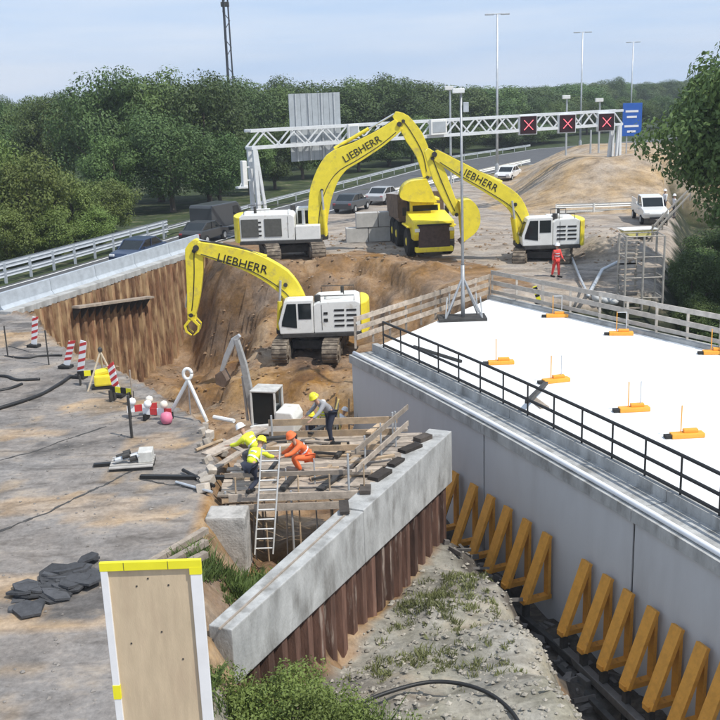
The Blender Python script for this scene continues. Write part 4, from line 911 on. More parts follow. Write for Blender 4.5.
# ================================================================ CARS
def car(label, loc, rz, paint, kind='car', cat='car', group=None, flatbed=False):
    t = thing('van' if kind == 'van' else ('pickup_truck' if flatbed else 'car'), label, cat, loc, rz, group); w = .88
    if kind == 'van': prof = [(-2.5, .45), (2.4, .45), (2.5, .8), (2.2, 1.15), (1.5, 2.0), (1.2, 2.15), (-2.4, 2.2), (-2.5, 2.0)]; w = .95
    elif flatbed: prof = [(-2.6, .5), (2.5, .5), (2.6, .8), (2.45, 1.05), (1.2, 1.2), (-2.6, 1.15)]
    else: prof = [(-2.1, .35), (2.05, .35), (2.15, .6), (2.0, .82), (1.0, .95), (-1.9, 1.0), (-2.15, .8)]
    bo = MB().prism(prof, -w, w).build('body', paint, t, bevel=.07)
    if kind != 'van':
        if flatbed: cabp = [(1.35, 1.15), (.75, 1.8), (-.55, 1.85), (-.75, 1.12)]
        else: cabp = [(1.15, .92), (.4, 1.42), (-.9, 1.45), (-1.7, .97)]
        MB().prism(cabp, -w * .86, w * .86).build('cabin_glass', GLASS, t, bevel=.03)
        rp1 = [(cabp[1][0] + .05, cabp[1][1] - .03), (cabp[1][0], cabp[1][1] + .04), (cabp[2][0], cabp[2][1] + .04), (cabp[2][0] - .05, cabp[2][1] - .03)]
        MB().prism(rp1, -w * .84, w * .84).build('roof', paint, t, bevel=.02)
        for s_ in (-1, 1):
            for i, j in ((0, 1), (3, 2)): MB().bar((cabp[i][0], s_ * w * .84, cabp[i][1]), (cabp[j][0], s_ * w * .84, cabp[j][1]), .06, .08).build('pillar', paint, t)
            MB().bar((-.25, s_ * w * .86, cabp[3][1]), (-.25, s_ * w * .86, cabp[2][1]), .05, .08).build('pillar', paint, t)
    else:
        for s_ in (-1, 1): MB().prism([(.6, 1.25), (1.75, 1.25), (1.35, 1.85), (.6, 1.85)], s_ * w - .02, s_ * w + .02).build('side_window', GLASS, t)
        MB().prism([(2.22, 1.2), (2.16, 1.16), (1.48, 1.92), (1.55, 1.98)], -w * .8, w * .8).build('windscreen', GLASS, t)
    if flatbed:
        for s_ in (-1, 1): MB().box((-1.7, s_ * (w - .05), 1.35), (1.8, .06, .35)).build('bed_side', paint, t)
    xw = 1.35 if not (kind == 'van' or flatbed) else 1.6
    for x in (-xw, xw):
        for s_ in (-1, 1):
            q = MB(); q.lathe((0, 0, 0), [(.2, -.11), (.33, -.11), (.33, .11), (.2, .11)], 16); q.v = [(v[0] + x, v[2] + s_ * (w - .06), v[1] + .33) for v in q.v]; wh = q.build('wheel', RUBBER, t)
            q = MB(); q.lathe((0, 0, 0), [(.05, -.12), (.2, -.11), (.2, .11), (.05, .12)], 12); q.v = [(v[0] + x, v[2] + s_ * (w - .05), v[1] + .33) for v in q.v]; q.build('rim', GALV, wh)
    fx = prof[2][0] - .05
    for s_ in (-1, 1):
        MB().box((fx, s_ * (w - .25), .72 if not flatbed else .85), (.1, .34, .14)).build('headlight', WREFL, t, bevel=.02)
        MB().box((prof[0][0] + .0, s_ * (w - .18), .75), (.08, .26, .16)).build('tail_light', REDP, t, bevel=.02)
        MB().box((.85, s_ * (w + .06), 1.02 if kind != 'van' else 1.25), (.12, .16, .12)).build('mirror', paint, t)
    MB().box((fx + .02, 0, .5), (.06, .9, .14)).build('grille', BLK, t)
    return t
def paint(n, c): return mat(n, c, .28, .1, .05, 2, spec=.6)
def lane_at(px, py, d=0):
    p = P(px, py); best = min(range(len(LANE) - 1), key=lambda i: (Vector(LANE[i]).lerp(Vector(LANE[i + 1]), .5) - Vector((p.x, p.y))).length)
    v = Vector(LANE[best + 1]) - Vector(LANE[best]); return (p.x, p.y, .035), math.atan2(v.y, v.x)
p, r = lane_at(140, 262); car('dark blue car driving behind the sheet pile wall', p, r + PI, paint('navy_paint', (.03, .05, .10)))
p, r = lane_at(205, 242); car('dark grey car on the road behind the tip of the lowered excavator boom', p, r, paint('graphite_paint', (.045, .048, .05)))
p, r = lane_at(224, 235); p = (p[0] - .6, p[1] + 2, p[2]); car('dark van on the road just left of the back excavator', p, r, paint('van_dark', (.06, .065, .07)), 'van', 'van')
p, r = lane_at(352, 211); car('dark car on the far road seen under the arched boom', p, r, paint('slate_paint', (.07, .08, .09)))
p, r = lane_at(384, 203); car('silver car on the far road just left of the yellow bucket', p, r, paint('silver_paint', (.45, .46, .47)))
p, r = lane_at(508, 180); car('white car on the far road left of the sand mound', p, r + PI, paint('white_car_paint', (.75, .75, .75)))
p = P(649, 221); car('white pickup parked facing the camera near the big tree', (p.x, p.y, tz(p.x, p.y) + .02), -PI / 2 - .1, paint('pickup_white', (.72, .72, .70)), 'pickup', 'pickup', None, True)
q = P(637, 239); t = thing('skip', 'low yellow tipping skip standing in front of the white pickup', 'skip', (q.x, q.y, tz(q.x, q.y)), .1)
MB().prism([(-.7, .2), (.7, .2), (1.1, .65), (-1.1, .65)], -.6, .6).build('tub', mat('faded_yellow', (.62, .58, .22), .6, 0, .2, 3), t, bevel=.03)
MB().box((0, 0, .67), (2.3, 1.3, .06)).build('rim', WHT, t); MB().box((0, 0, .12), (1.0, 1.1, .2)).build('skid', DGREY, t)
# ================================================================ STAIR TOWER, PIPES
a = P(619, 303, .0); q = Vector((13.0, 48.3, -3.6)); zg = tz(13.0, 48.4); 
st = thing('stair_tower', 'galvanised scaffold stair tower standing beyond the right deck edge', 'stair tower', (12.95, 47.6, zg))
H_ = 2.75 - zg; TW = 1.85; TD = 1.3
STM = mat('dull_scaffold', (.40, .37, .32), .6, .2, .25, 3)
for x in (0, .86, TW):
    for y in (0, TD): MB().tube((x, y, -.1), (x, y, H_), .055, 8).build('standard', STM, st)
for z in np.arange(.5, H_ + .1, 1.0):
    for y in (0, TD): MB().tube((0, y, z), (TW, y, z), .03, 6).build('ledger', STM, st)
    for x in (0, TW): MB().tube((x, 0, z), (x, TD, z), .03, 6).build('transom', STM, st)
for lev in range(3):
    z0 = lev * 2.0
    for k in range(9):
        f = k / 8; z = z0 + f * 2.0
        if z < H_: MB().box((.43, .1 + f * (TD - .2) if lev % 2 == 0 else TD - .1 - f * (TD - .2), z), (.78, .2, .04)).build('tread', WOODG, st)
    if z0 + 2 < H_ + .5: MB().box((1.38, TD / 2, min(z0 + 2.0, H_ - .2)), (.86, TD, .05)).build('landing', WOODG, st)
# pale bent pipe and sacks left of the stair tower
pp = [P(588, 296, .2), P(594, 285, .2), P(602, 270, .3), P(618, 262, .3)]
tag(MB().path(pp, .1, 8).build('drain_pipe', GALV, smooth=True), 'pale bent drain pipe left of the stair tower', 'pipe')
tag(MB().path([P(572, 258, .2), P(580, 278, .2), P(587, 293, .2)], .07, 8).build('steel_tube', GALV), 'straight grey tube leaning beside the bent drain pipe', 'tube')
random.seed(11)
for i in range(6):
    q = P(598 + (i % 3) * 7, 297 - (i // 3) * 9, .15); q.z = .18 + .0
    m = MB(); m.lathe((0, 0, 0), [(.12, -.2), (.34, -.14), (.4, 0), (.33, .15), (.1, .2)], 10); o = m.build('sandbag', mat('sandbag_white', (.6, .6, .58), .85, 0, .15, 4), smooth=True); o.location = (q.x, q.y, tz(q.x, q.y) + .15); o.rotation_euler = (0, 0, random.random() * 3); o.scale = (1.3, .8, 1)
    tag(o, 'white sack in the heap beside the stair tower', 'sack', 'white sacks beside the stair tower')

# ================================================================ SMALL THINGS ON THE LEFT PLATFORM
def stripe_beacon(px, py, label, h=1.15, lean=.1):
    p = P(px, py); t = thing('traffic_beacon', label, 'beacon', p, -.3, 'red and white beacons')
    MB().box((0, 0, .06), (.5, .34, .12)).build('foot', RUBBER, t, bevel=.02)
    M = Matrix.Rotation(lean, 3, 'Y')
    b = MB().box(M @ Vector((0, 0, .12 + h / 2)), (.26, .04, h), M=M); b.build('panel', WREFL, t)
    for k in range(4):
        z = .28 + k * h / 4.3; bb = MB()
        pts = [Vector((-.13, -.024, z)), Vector((.13, -.024, z + .14)), Vector((.13, -.024, z + .26)), Vector((-.13, -.024, z + .12))]
        bb.add([M @ v for v in pts] + [M @ (v + Vector((0, .048, 0))) for v in pts], [(0, 1, 2, 3), (7, 6, 5, 4), (0, 4, 5, 1), (1, 5, 6, 2), (2, 6, 7, 3), (3, 7, 4, 0)]); bb.build('red_stripe', REDP, t)
stripe_beacon(34, 347, 'red and white striped beacon leaning by the end of the sheet pile wall', 1.2, .18)
stripe_beacon(118, 396, 'red and white striped beacon at the pit edge right of the yellow pump', 1.0, -.15)
stripe_beacon(66, 368, 'red and white striped beacon just left of the one by the pump', 1.0, .35)
stripe_beacon(80, 378, 'red and white striped beacon beside the yellow pump', 1.35, .22)
# yellow pump with frame
p = P(104, 388); t = thing('pump_set', 'small yellow pump in a timber tripod frame at the pit edge', 'pump', p, .2)
MB().box((0, 0, .32), (.62, .45, .4)).build('pump_body', YEL, t, bevel=.07); MB().tube((-.25, 0, .55), (.2, 0, .62), .14, 12).build('motor', YEL, t)
MB().box((0, 0, .06), (.8, .5, .1)).build('skid', BLK, t)
for x, y in ((-.55, -.3), (.55, -.3), (0, .5)): MB().tube((x, y, 0), (0, 0, 1.35), .035, 6).build('frame_leg', mat('pale_timber', (.55, .46, .33), .8, 0, .2, 4), t)
MB().lathe((0, 0, 1.32), [(.03, 0), (.08, .04), (.08, .14), (.02, .2)], 10).build('lamp', DGREY, t)
# A-frame tripod with ring
tp_ = P(188, 421); tp_.z = tz(tp_.x, tp_.y)
t = thing('tripod', 'white two-legged lifting frame with a ring head at the pit edge', 'tripod', tp_)
f1 = P(168, 418) - tp_; f2 = P(207, 422) - tp_; f1.z = f2.z = 0; top = PY(188, 380, tp_.y) - tp_
for f in (f1, f2): MB().tube(f, top, .06, 8).build('leg', WHT, t)
MB().tube(Vector((0, .55, 0)), top, .025, 6).build('rear_stay', GALV, t)
rg = MB(); pts = [top + Vector((.13 * math.cos(a), 0, .2 + .17 * math.sin(a))) for a in np.linspace(0, 2 * PI, 17)]; rg.path(pts, .055, 8); rg.build('ring_head', WHT, t, smooth=True)
# red-white barrier boards with round lamps
for i, (px, py, rz) in enumerate(((143, 417, .3), (158, 421, -.2))):
    p = P(px, py); t = thing('site_barrier', ('left', 'right')[i] + ' one of two low red and white barrier boards beside the lifting frame', 'barrier', p, rz, 'low red and white barrier boards')
    for k in range(4): MB().box((-.36 + k * .24, 0, .32), (.235, .04, .22)).build('board_block', REDP if k % 2 else WREFL, t)
    for x in (-.4, .4): MB().box((x, .05, .12), (.08, .4, .24)).build('foot', BLK, t)
    for x in (-.3, .25):
        m = MB(); m.lathe((x, 0, .56), [(.02, -.13), (.1, -.09), (.13, 0), (.1, .09), (.02, .13)], 12); m.build('round_lamp', WREFL if x < 0 else mat('pale_lamp', (.8, .72, .6), .4, 0, .05, 3), t, smooth=True)
m = MB(); m.lathe((0, 0, .0), [(.03, 0), (.16, .05), (.2, .2), (.16, .35), (.03, .4)], 12); o = m.build('float_ball', mat('pink_plastic', (.7, .2, .3), .5, 0, .1, 4), smooth=True); o.location = P(167, 424); tag(o, 'pinkish red ball float lying at the foot of the lifting frame', 'ball')
m = MB(); m.lathe((0, 0, .0), [(.03, 0), (.14, .05), (.18, .18), (.14, .3), (.03, .36)], 12); o = m.build('float_ball', mat('cream_plastic', (.75, .6, .42), .5, 0, .1, 4), smooth=True); q = P(213, 415); o.location = (q.x, q.y, tz(q.x, q.y)); tag(o, 'cream ball float right of the lifting frame at the pit edge', 'ball')
# pallet with fittings
p = P(133, 466); t = thing('pallet_load', 'low grey pallet stacked with dark pipe fittings on the platform', 'pallet', p, .1)
for k in range(5): MB().box((0, -.4 + k * .2, .13), (1.2, .14, .03)).build('slat', mat('grey_slat', (.4, .38, .35), .85, 0, .2, 4), t)
for y in (-.38, 0, .38): MB().box((0, y, .055), (1.2, .1, .11)).build('runner', DGREY, t)
random.seed(5)
for k in range(7):
    x = -.35 + (k % 4) * .2; y = -.15 + (k // 4) * .25; MB().tube((x - .1, y, .25 + .1 * (k % 2)), (x + .1, y + .05, .28 + .1 * (k % 2)), .075, 10).build('fitting', DGREY if k % 3 else GALV, t)
MB().box((.38, .05, .3), (.4, .5, .3)).build('crate', mat('pale_crate', (.55, .54, .5), .8, 0, .2, 4), t, bevel=.02)
for px, py, rz, Ln, lb in ((110, 464, .1, .9, 'dark beam offcut lying left of the pallet'), (187, 477, -.12, 2.6, 'dark flat steel bar lying right of the pallet')):
    p = P(px, py, .06); d = Vector((math.cos(rz), math.sin(rz), 0)) * Ln / 2; tag(MB().bar(p - d, p + d, .14, .09).build('steel_bar', BLK), lb, 'bar')
# fence pins
for i, (px, py, h, lb) in enumerate(((8, 357, 1.3, 'thin steel fence pin at the left picture edge'), (49, 365, 1.4, 'thin steel fence pin between the two striped beacons'), (132, 438, 1.35, 'dark steel pin standing behind the pallet'), (133, 404, 1.2, 'thin pale stake left of the barrier boards'))):
    p = P(px, py); tag(MB().tube((0, 0, -.1), (0, 0, h), .03 if i != 2 else .05, 6).build('fence_pin', DGREY if i != 3 else WOODG, loc=p), lb, 'post')
def hose(px, r, label, m=BLK, z=.05, cat='hose', lift=None):
    pts = [P(x, y, z if lift is None else lift[i]) for i, (x, y) in enumerate(px)]
    fine = []
    for i in range(len(pts) - 1):
        p0, p1, p2, p3 = pts[max(i - 1, 0)], pts[i], pts[i + 1], pts[min(i + 2, len(pts) - 1)]
        for k in range(6):
            u = k / 6; fine.append(.5 * ((2 * p1) + (p2 - p0) * u + (2 * p0 - 5 * p1 + 4 * p2 - p3) * u * u + (3 * p1 - p0 - 3 * p2 + p3) * u ** 3))
    fine.append(pts[-1]); o = MB().path(fine, r, 8).build('hose', m, smooth=True); tag(o, label, cat); return o
hose([(-15, 412), (10, 405), (40, 395), (58, 385), (70, 377)], .07, 'black hose running to the striped beacon from the left edge')
hose([(-15, 377), (5, 376), (18, 380), (40, 379)], .06, 'black hose curving in from the left picture edge, farther than the others')
hose([(-10, 392), (8, 389), (22, 384)], .06, 'short black hose end at the left picture edge')
hose([(5, 356), (25, 358), (40, 356), (62, 355)], .04, 'thin dark cable on the ground between the fence pins')
hose([(335, 722), (362, 703), (395, 690), (430, 682), (462, 684), (490, 694), (512, 712), (525, 735)], .045, 'black hose looping over the spoil mound at the bottom', z=-2.55)
hose([(545, 700), (560, 706), (572, 722)], .06, 'pale hose end in the trench at the bottom', mat('pale_hose', (.45, .43, .38), .7, 0, .2, 3), z=-4.6)
# broken asphalt slabs
random.seed(9)
for i in range(34):
    px = random.uniform(14, 98); py = 606 - (px - 20) * .45 + random.uniform(-13, 10)
    p = P(px, py); s_ = random.uniform(.2, .55); pts = [(s_ * random.uniform(.6, 1) * math.cos(a), s_ * random.uniform(.45, .8) * math.sin(a)) for a in (0.2, 1.1, 2.2, 3.3, 4.3, 5.4)]
    o = MB().prism(pts, -.02, .03, 'Z').build('asphalt_slab', mat('broken_asphalt', (.065, .066, .07), .9, 0, .35, 5, .4, 25, obj_rand=.35)); o.location = (p.x, p.y, .05 + .035 * (i % 3)); o.rotation_euler = (random.uniform(-.22, .22), random.uniform(-.22, .22), random.uniform(0, 3))
    tag(o, 'broken dark slab in the heap left of the framed board', 'slab', 'broken slabs left of the framed board')
# ledges and planks leaning around the pit corner, between platform and mini excavator
random.seed(14)
for i, (a0, b0_, w, lb) in enumerate((((207, 455), (262, 428), .45, 'broad grey plank ramp leading to the mini excavator'), ((212, 470), (240, 452), .2, 'short plank below the broad ramp'), ((222, 440), (250, 455), .15, 'plank lying across under the broad ramp'))):
    A = P(*a0, .0); B_ = P(*b0_, .12); tag(MB().bar(A, B_, w, .06).build('ramp_plank', WOODG), lb, 'plank')

# clods and stones
def scatter(name, label, cat, n, fn, m, smin, smax, sq=.6):
    b = MB()
    base = [Vector(v) for v in ((1, 0, 0), (-1, 0, 0), (0, 1, 0), (0, -1, 0), (0, 0, 1), (0, 0, -1))]; F8 = [(0, 2, 4), (2, 1, 4), (1, 3, 4), (3, 0, 4), (2, 0, 5), (1, 2, 5), (3, 1, 5), (0, 3, 5)]
    XY = np.array([fn() for _ in range(n)]); Z = heights(XY[:, :1], XY[:, 1:])
    for (x, y), z in zip(XY, Z[:, 0]):
        s_ = random.uniform(smin, smax) * random.uniform(.6, 1); a = random.random() * 6; c, si = math.cos(a), math.sin(a)
        vs = []
        for v in base:
            v = v * random.uniform(.7, 1.2); vs.append((x + s_ * (v.x * c - v.y * si), y + s_ * (v.x * si + v.y * c), z + s_ * sq * v.z + s_ * .15))
        b.add(vs, F8)
    o = b.build(name, m); tag(o, label, cat, kind='stuff')
def in_poly(poly):
    xs = [p[0] for p in poly]; ysn = [p[1] for p in poly]
    def f():
        while True:
            x = random.uniform(min(xs), max(xs)); y = random.uniform(min(ysn), max(ysn))
            if inside(poly, np.array([x]), np.array([y]))[0]: return (x, y)
    return f
scatter('stones', 'pale stones and clods scattered over the spoil mound', 'stones', 3200, in_poly(MOUNDP[1:]), mat('pale_stone', (.31, .285, .24), .9, 0, .5, 1.5), .02, .11)
def pitpt():
    while True:
        x = random.uniform(-13, 5); y = random.uniform(33, 60)
        if inside(PIT, np.array([x]), np.array([y]))[0] and x < wall_x(min(y, 38)) - .3: return (x, y)
scatter('earth_clods', 'brown earth clods scattered through the excavation pit', 'clods', 1300, pitpt, mat('clod', (.24, .155, .09), .95, 0, .4, 1.2), .03, .17)
def platpt():
    while True:
        x = random.uniform(-17, -3.5); y = random.uniform(15, 48)
        if not inside(PIT, np.array([x]), np.array([y]))[0]: return (x, y)
scatter('gravel', 'small gravel and crumbs scattered over the grey platform', 'gravel', 1200, platpt, mat('gravel_grey', (.22, .2, .18), .9, 0, .4, 1.5), .02, .07)
def rearpt(): return (random.uniform(-7, 18), random.uniform(56, 72))
scatter('earth_clods', 'brown clods scattered round the machines behind the pit', 'clods', 700, rearpt, mat('clod2', (.25, .18, .12), .95, 0, .4, 1.2), .04, .2)

# ================================================================ VEGETATION
def leaf_cloud(centres, radii, per, size, seed, flat=.8):
    g_ = np.random.default_rng(seed); C = np.repeat(np.array(centres), per, 0); RR = np.repeat(np.array(radii), per)
    d = g_.normal(size=C.shape); d /= np.linalg.norm(d, axis=1)[:, None]; rad = RR * g_.uniform(.35, 1.0, len(C)) ** .6
    p = C + d * rad[:, None] * np.array([1, 1, flat])
    nrm = d * 1.1 + g_.normal(size=C.shape) * .42 + np.array([0, 0, .35]); nrm /= np.linalg.norm(nrm, axis=1)[:, None]
    u = np.cross(nrm, g_.normal(size=C.shape)); u /= np.linalg.norm(u, axis=1)[:, None]; v = np.cross(nrm, u)
    s_ = (size * g_.uniform(.55, 1.3, len(C)))[:, None]
    V = np.stack([p - u * s_, p - v * s_ * .5 + u * s_ * .1, p + u * s_, p + v * s_ * .5 + u * s_ * .1], 1).reshape(-1, 3)
    return V
def mesh_quads(name, V, m):
    me = bpy.data.meshes.new(name); n = len(V) // 4; me.vertices.add(len(V)); me.vertices.foreach_set('co', V.astype(np.float32).ravel())
    me.loops.add(4 * n); me.loops.foreach_set('vertex_index', np.arange(4 * n, dtype=np.int32)); me.polygons.add(n); me.polygons.foreach_set('loop_start', np.arange(0, 4 * n, 4, dtype=np.int32)); me.polygons.foreach_set('loop_total', np.full(n, 4, np.int32))
    me.update(); me.validate(); me.materials.append(m); return me
def crown(seed, n_cl, per, size, h0=.25, m=LEAF_D, w=1.0, cr_=(.18, .38)):
    """unit tree: crown about 1 wide (radius .5) and from h0 to 1 tall; returns the crown and trunk meshes"""
    g_ = np.random.default_rng(seed); cs = []; rs = []
    # lobes on an uneven ellipsoid
    while len(cs) < n_cl:
        d = g_.normal(size=3); d /= np.linalg.norm(d); r = g_.uniform(.45, 1.0) ** .5
        lump = .82 + .3 * noise.noise((d[0] * 1.8 + seed, d[1] * 1.8, d[2] * 1.8)); zc = (1 + h0) / 2; p = np.array([d[0] * .42 * r * lump * w, d[1] * .42 * r * lump * w, zc + d[2] * (1 - h0) / 2 * .86 * r * lump])
        if p[2] < h0: continue
        cs.append(p); rs.append(g_.uniform(*cr_) * .5)
    V = leaf_cloud(cs, rs, per, size, seed)
    cm = mesh_quads('crown', V, m)
    b = MB(); b.path([(0, 0, -.03), (.01, 0, h0 * .6), (.0, .012, h0 + .15), (.01, 0, .72)], [.034, .027, .02, .006], 8)
    for k in range(7):
        c_ = cs[int(g_.integers(len(cs)))]; z0 = h0 + .02 + .3 * k / 7; b.path([(0, 0, z0), (c_[0] * .5, c_[1] * .5, z0 + (c_[2] - z0) * .6), tuple(c_)], [.014, .009, .003], 6)
    tm = bpy.data.meshes.new('trunk'); tm.from_pydata(b.v, [], b.f); tm.update(); tm.materials.append(BARK); return cm, tm
VAR = [crown(31 + k, 70, 300, .0135, (.05, .1, .03, .06)[k], (LEAF_D, LEAF_M, LEAF_D, LEAF_M)[k]) for k in range(4)]
BUSH = [crown(61 + k, 60, 300, .0165, .02, LEAF_L, 1.05) for k in range(2)]
def tree(label, x, y, wd, h, var, group, rz, name='tree', cat='tree', z=0):
    t = thing(name, label, cat, (x, y, z), rz, group); cm, tm = var
    for nm, me_ in (('crown', cm), ('trunk', tm)):
        o = bpy.data.objects.new(nm, me_); COL.objects.link(o); o.parent = t; o.scale = (wd, wd, h)
def tree_px(label, px, ytop, Y, wpx, var, group, name='tree', cat='tree', rz=None):
    p = PY(px, ytop, Y); tree(label, p.x, Y, wpx * Y / F, max(p.z, 3) / .97, var, group, random.random() * 6 if rz is None else rz, name, cat, 0)
random.seed(4)
# light green shrubs behind the guard rail, left edge
for i, (px, yt, Y, w) in enumerate(((-25, 128, 68, 105), (22, 146, 66, 92), (68, 172, 70, 80), (105, 176, 76, 62), (48, 205, 64.5, 60), (0, 200, 62, 70), (90, 208, 69, 52))):
    tree_px(('light green bushy tree cut by the left picture edge, tallest of its row', 'light green bushy tree second from the left edge behind the guard rail', 'rounded light green bush in the middle of the left row', 'light green bush at the right end of the left row', 'low yellowish bush just behind the guard rail in the middle of the row', 'low bush behind the guard rail at the left picture edge', 'low bush at the right of the left row behind the guard rail')[i], px, yt, Y, w, BUSH[i % 2], 'light green bushes behind the guard rail', 'bush', 'bush')
big = [(95, 66, 96, 120), (150, 64, 100, 125), (200, 68, 98, 110), (45, 88, 104, 90), (165, 110, 90, 110), (110, 130, 88, 80), (215, 130, 94, 80), (10, 100, 110, 90), (-30, 98, 105, 90)]
for i, (px, yt, Y, w) in enumerate(big):
    tree_px(('tall dark tree left of the highest crowns', 'tallest dark tree at the top left below the sky', 'tall dark tree under the radio mast', 'dark tree between the left bushes and the tall trees', 'broad dark tree in front of the tall trees', 'lower dark tree behind the light bushes', 'dark tree just left of the gantry leg', 'far dark tree at the left picture edge', 'far dark tree cut by the left picture edge')[i], px, yt, Y, w, VAR[i % 4], 'big dark trees on the left')
for i in range(15):                                             # belt behind the gantry
    px = 236 + i * 24 + random.uniform(-6, 6); Y = 118 + i * 7 + random.uniform(-8, 8); yt = 70 + random.uniform(-5, 7) + i * 1.0
    tree_px('dark green tree in the belt behind the gantry, %s from the left' % ORD[i], px, yt, Y, random.uniform(80, 105), VAR[i % 4], 'tree belt behind the gantry')
for i in range(12):
    px = 250 + i * 27 + random.uniform(-6, 6); Y = 104 + i * 6.5 + random.uniform(-3, 3); yt = 112 + random.uniform(-10, 14)
    tree_px('lower tree at the far road edge under the gantry, %s from the left' % ORD[i], px, yt, Y, random.uniform(60, 80), VAR[(i + 1) % 4], 'low trees along the far road')
for i in range(16):
    px = 535 + i * 13 + random.uniform(-4, 4); Y = 260 + i * 9; yt = 83 - .035 * (px - 535) + random.uniform(-3, 4) - (3 if 560 < px < 640 else 0)
    tree_px('distant tree on the right skyline, %s from the left' % ORD[i], px, yt, Y, random.uniform(34, 50), VAR[i % 4], 'distant skyline trees')
for i in range(12):
    px = 540 + i * 15 + random.uniform(-4, 4); tree_px('low tree in the hedge row behind the sand mound, %s from the left' % ORD[i], px, 100 - .03 * (px - 540) + random.uniform(-5, 5), 192 + i * 3, random.uniform(34, 46), VAR[i % 4], 'hedge row behind the sand mound')
for i in range(9):
    px = -10 + i * 30; tree_px('distant tree peeping out behind the big left trees, %s from the left' % ORD[i], px, 97 - i * 2.4 + random.uniform(-3, 3), 170, 60, VAR[i % 4], 'distant trees on the left')
# big tree on the right
NEAR = crown(91, 210, 260, .0095, .30, LEAF_M, 1.0, (.10, .21))
NEAR2 = crown(95, 90, 140, .019, .05, LEAF_D, 1.0, (.12, .22))
tree('big leafy dark tree filling the right picture edge', 21.2, 50.5, 15.2, 18.2, NEAR, None, 1.0, z=-4.4)
tree('dark tree behind the big leafy tree at the right edge', 27.5, 60, 9.5, 15.0, NEAR2, None, 2.0, z=-4.4)
for i, (x, y, w, h) in enumerate(((16.6, 43.5, 3.8, 3.4), (18.6, 47.0, 4.8, 5.0), (17.9, 52.5, 4.4, 4.6), (20.6, 58.0, 5, 5.2), (23.5, 66, 5, 5), (16.9, 48.6, 3.4, 3.4), (19.4, 42, 4.5, 5), (22.5, 54, 6, 6.5))):
    tree(('dark shrub on the slope nearest the right deck fence', 'large dark shrub under the left side of the big right tree', 'dark shrub on the slope between stair tower and big tree', 'dark shrub beside the slope fence below the pickup', 'dark shrub farthest up the slope behind the fence', 'small dark shrub right beside the stair tower foot', 'dark shrub at the right picture edge above the deck fence', 'tall dark shrub behind the big right tree trunk')[i], x, y, w, h, VAR[i % 4], 'shrubs on the shaded right slope', i, 'shrub', 'shrub', z=tz(x, y) - .3)

# grass, weeds
def tufts(name, label, pts, h, m, per=26, spread=.16, w=.012):
    vs = []; XY = np.array(pts); Z = heights(XY[:, :1], XY[:, 1:])[:, 0]
    for (x, y), z in zip(pts, Z):
        s_ = random.uniform(.5, 1.2)
        for k in range(per):
            a = random.random() * 2 * PI; r_ = spread * math.sqrt(random.random()) * s_; bx_, by_ = x + r_ * math.cos(a), y + r_ * math.sin(a); hh = h * s_ * random.uniform(.4, 1.1); lx = random.gauss(0, .4) * hh; ly = random.gauss(0, .4) * hh; th = random.random() * PI; ww = w * random.uniform(.7, 1.6); dx, dy = ww * math.cos(th), ww * math.sin(th)
            vs += [(bx_ - dx, by_ - dy, z - .02), (bx_ + dx, by_ + dy, z - .02), (bx_ + lx * .6 + dx * .8, by_ + ly * .6 + dy * .8, z + hh * .65), (bx_ + lx - dx * .15, by_ + ly - dy * .15, z + hh)]
    me_ = mesh_quads(name, np.array(vs), m); o = bpy.data.objects.new(name, me_); COL.objects.link(o); tag(o, label, 'grass', kind='stuff')
random.seed(8)
def blob(cx, cy, r_, n): return [(cx + random.gauss(0, r_), cy + random.gauss(0, r_ * .8)) for _ in range(n)]
g1 = [p for p in blob(-1.4, 16.9, .5, 170) + blob(-.6, 17.6, .5, 90) + blob(-1.9, 16.4, .45, 130) if (p[0] - BEAM0.x) * BN.x + (p[1] - BEAM0.y) * BN.y > .75]
tufts('grass', 'tall green grass and weeds at the foot of the concrete beam bottom left', g1[::2], .5, GRASSM, 34, .2, .012)
g2 = [p for p in blob(-3.0, 20.6, .45, 70) + blob(-2.2, 21.4, .4, 30) if (p[0] - BEAM0.x) * BN.x + (p[1] - BEAM0.y) * BN.y < -.15]
tufts('grass', 'green grass between the concrete block and the concrete beam', g2, .35, GRASSM, 34, .16, .015)
g3 = blob(1.9, 23.8, .8, 130) + blob(2.6, 25.2, .5, 50) + blob(1.0, 21.2, .7, 60) + blob(2.6, 20.5, .5, 30)
g3 = [p for p in g3 if (p[0] - BEAM0.x) * BN.x + (p[1] - BEAM0.y) * BN.y > .9]
tufts('grass', 'sparse dry grass on the spoil mound beside the sheet piles', g3, .16, leaf_mat('dry_grass', (.20, .21, .09)), 20, .14, .012)
# leafy weeds near the beam
wv = []
for (x, y) in g1:
    z = tz(x, y); wv.append((x, y, z + random.uniform(.1, 1.8) * max(.35, 1 - .45 * abs(x + 1.5))))
V = leaf_cloud(wv, [.24] * len(wv), 60, .038, 77)
o = bpy.data.objects.new('weeds', mesh_quads('weeds', V, LEAF_L)); COL.objects.link(o); tag(o, 'leafy green weeds among the tall grass bottom left', 'weeds', kind='stuff')

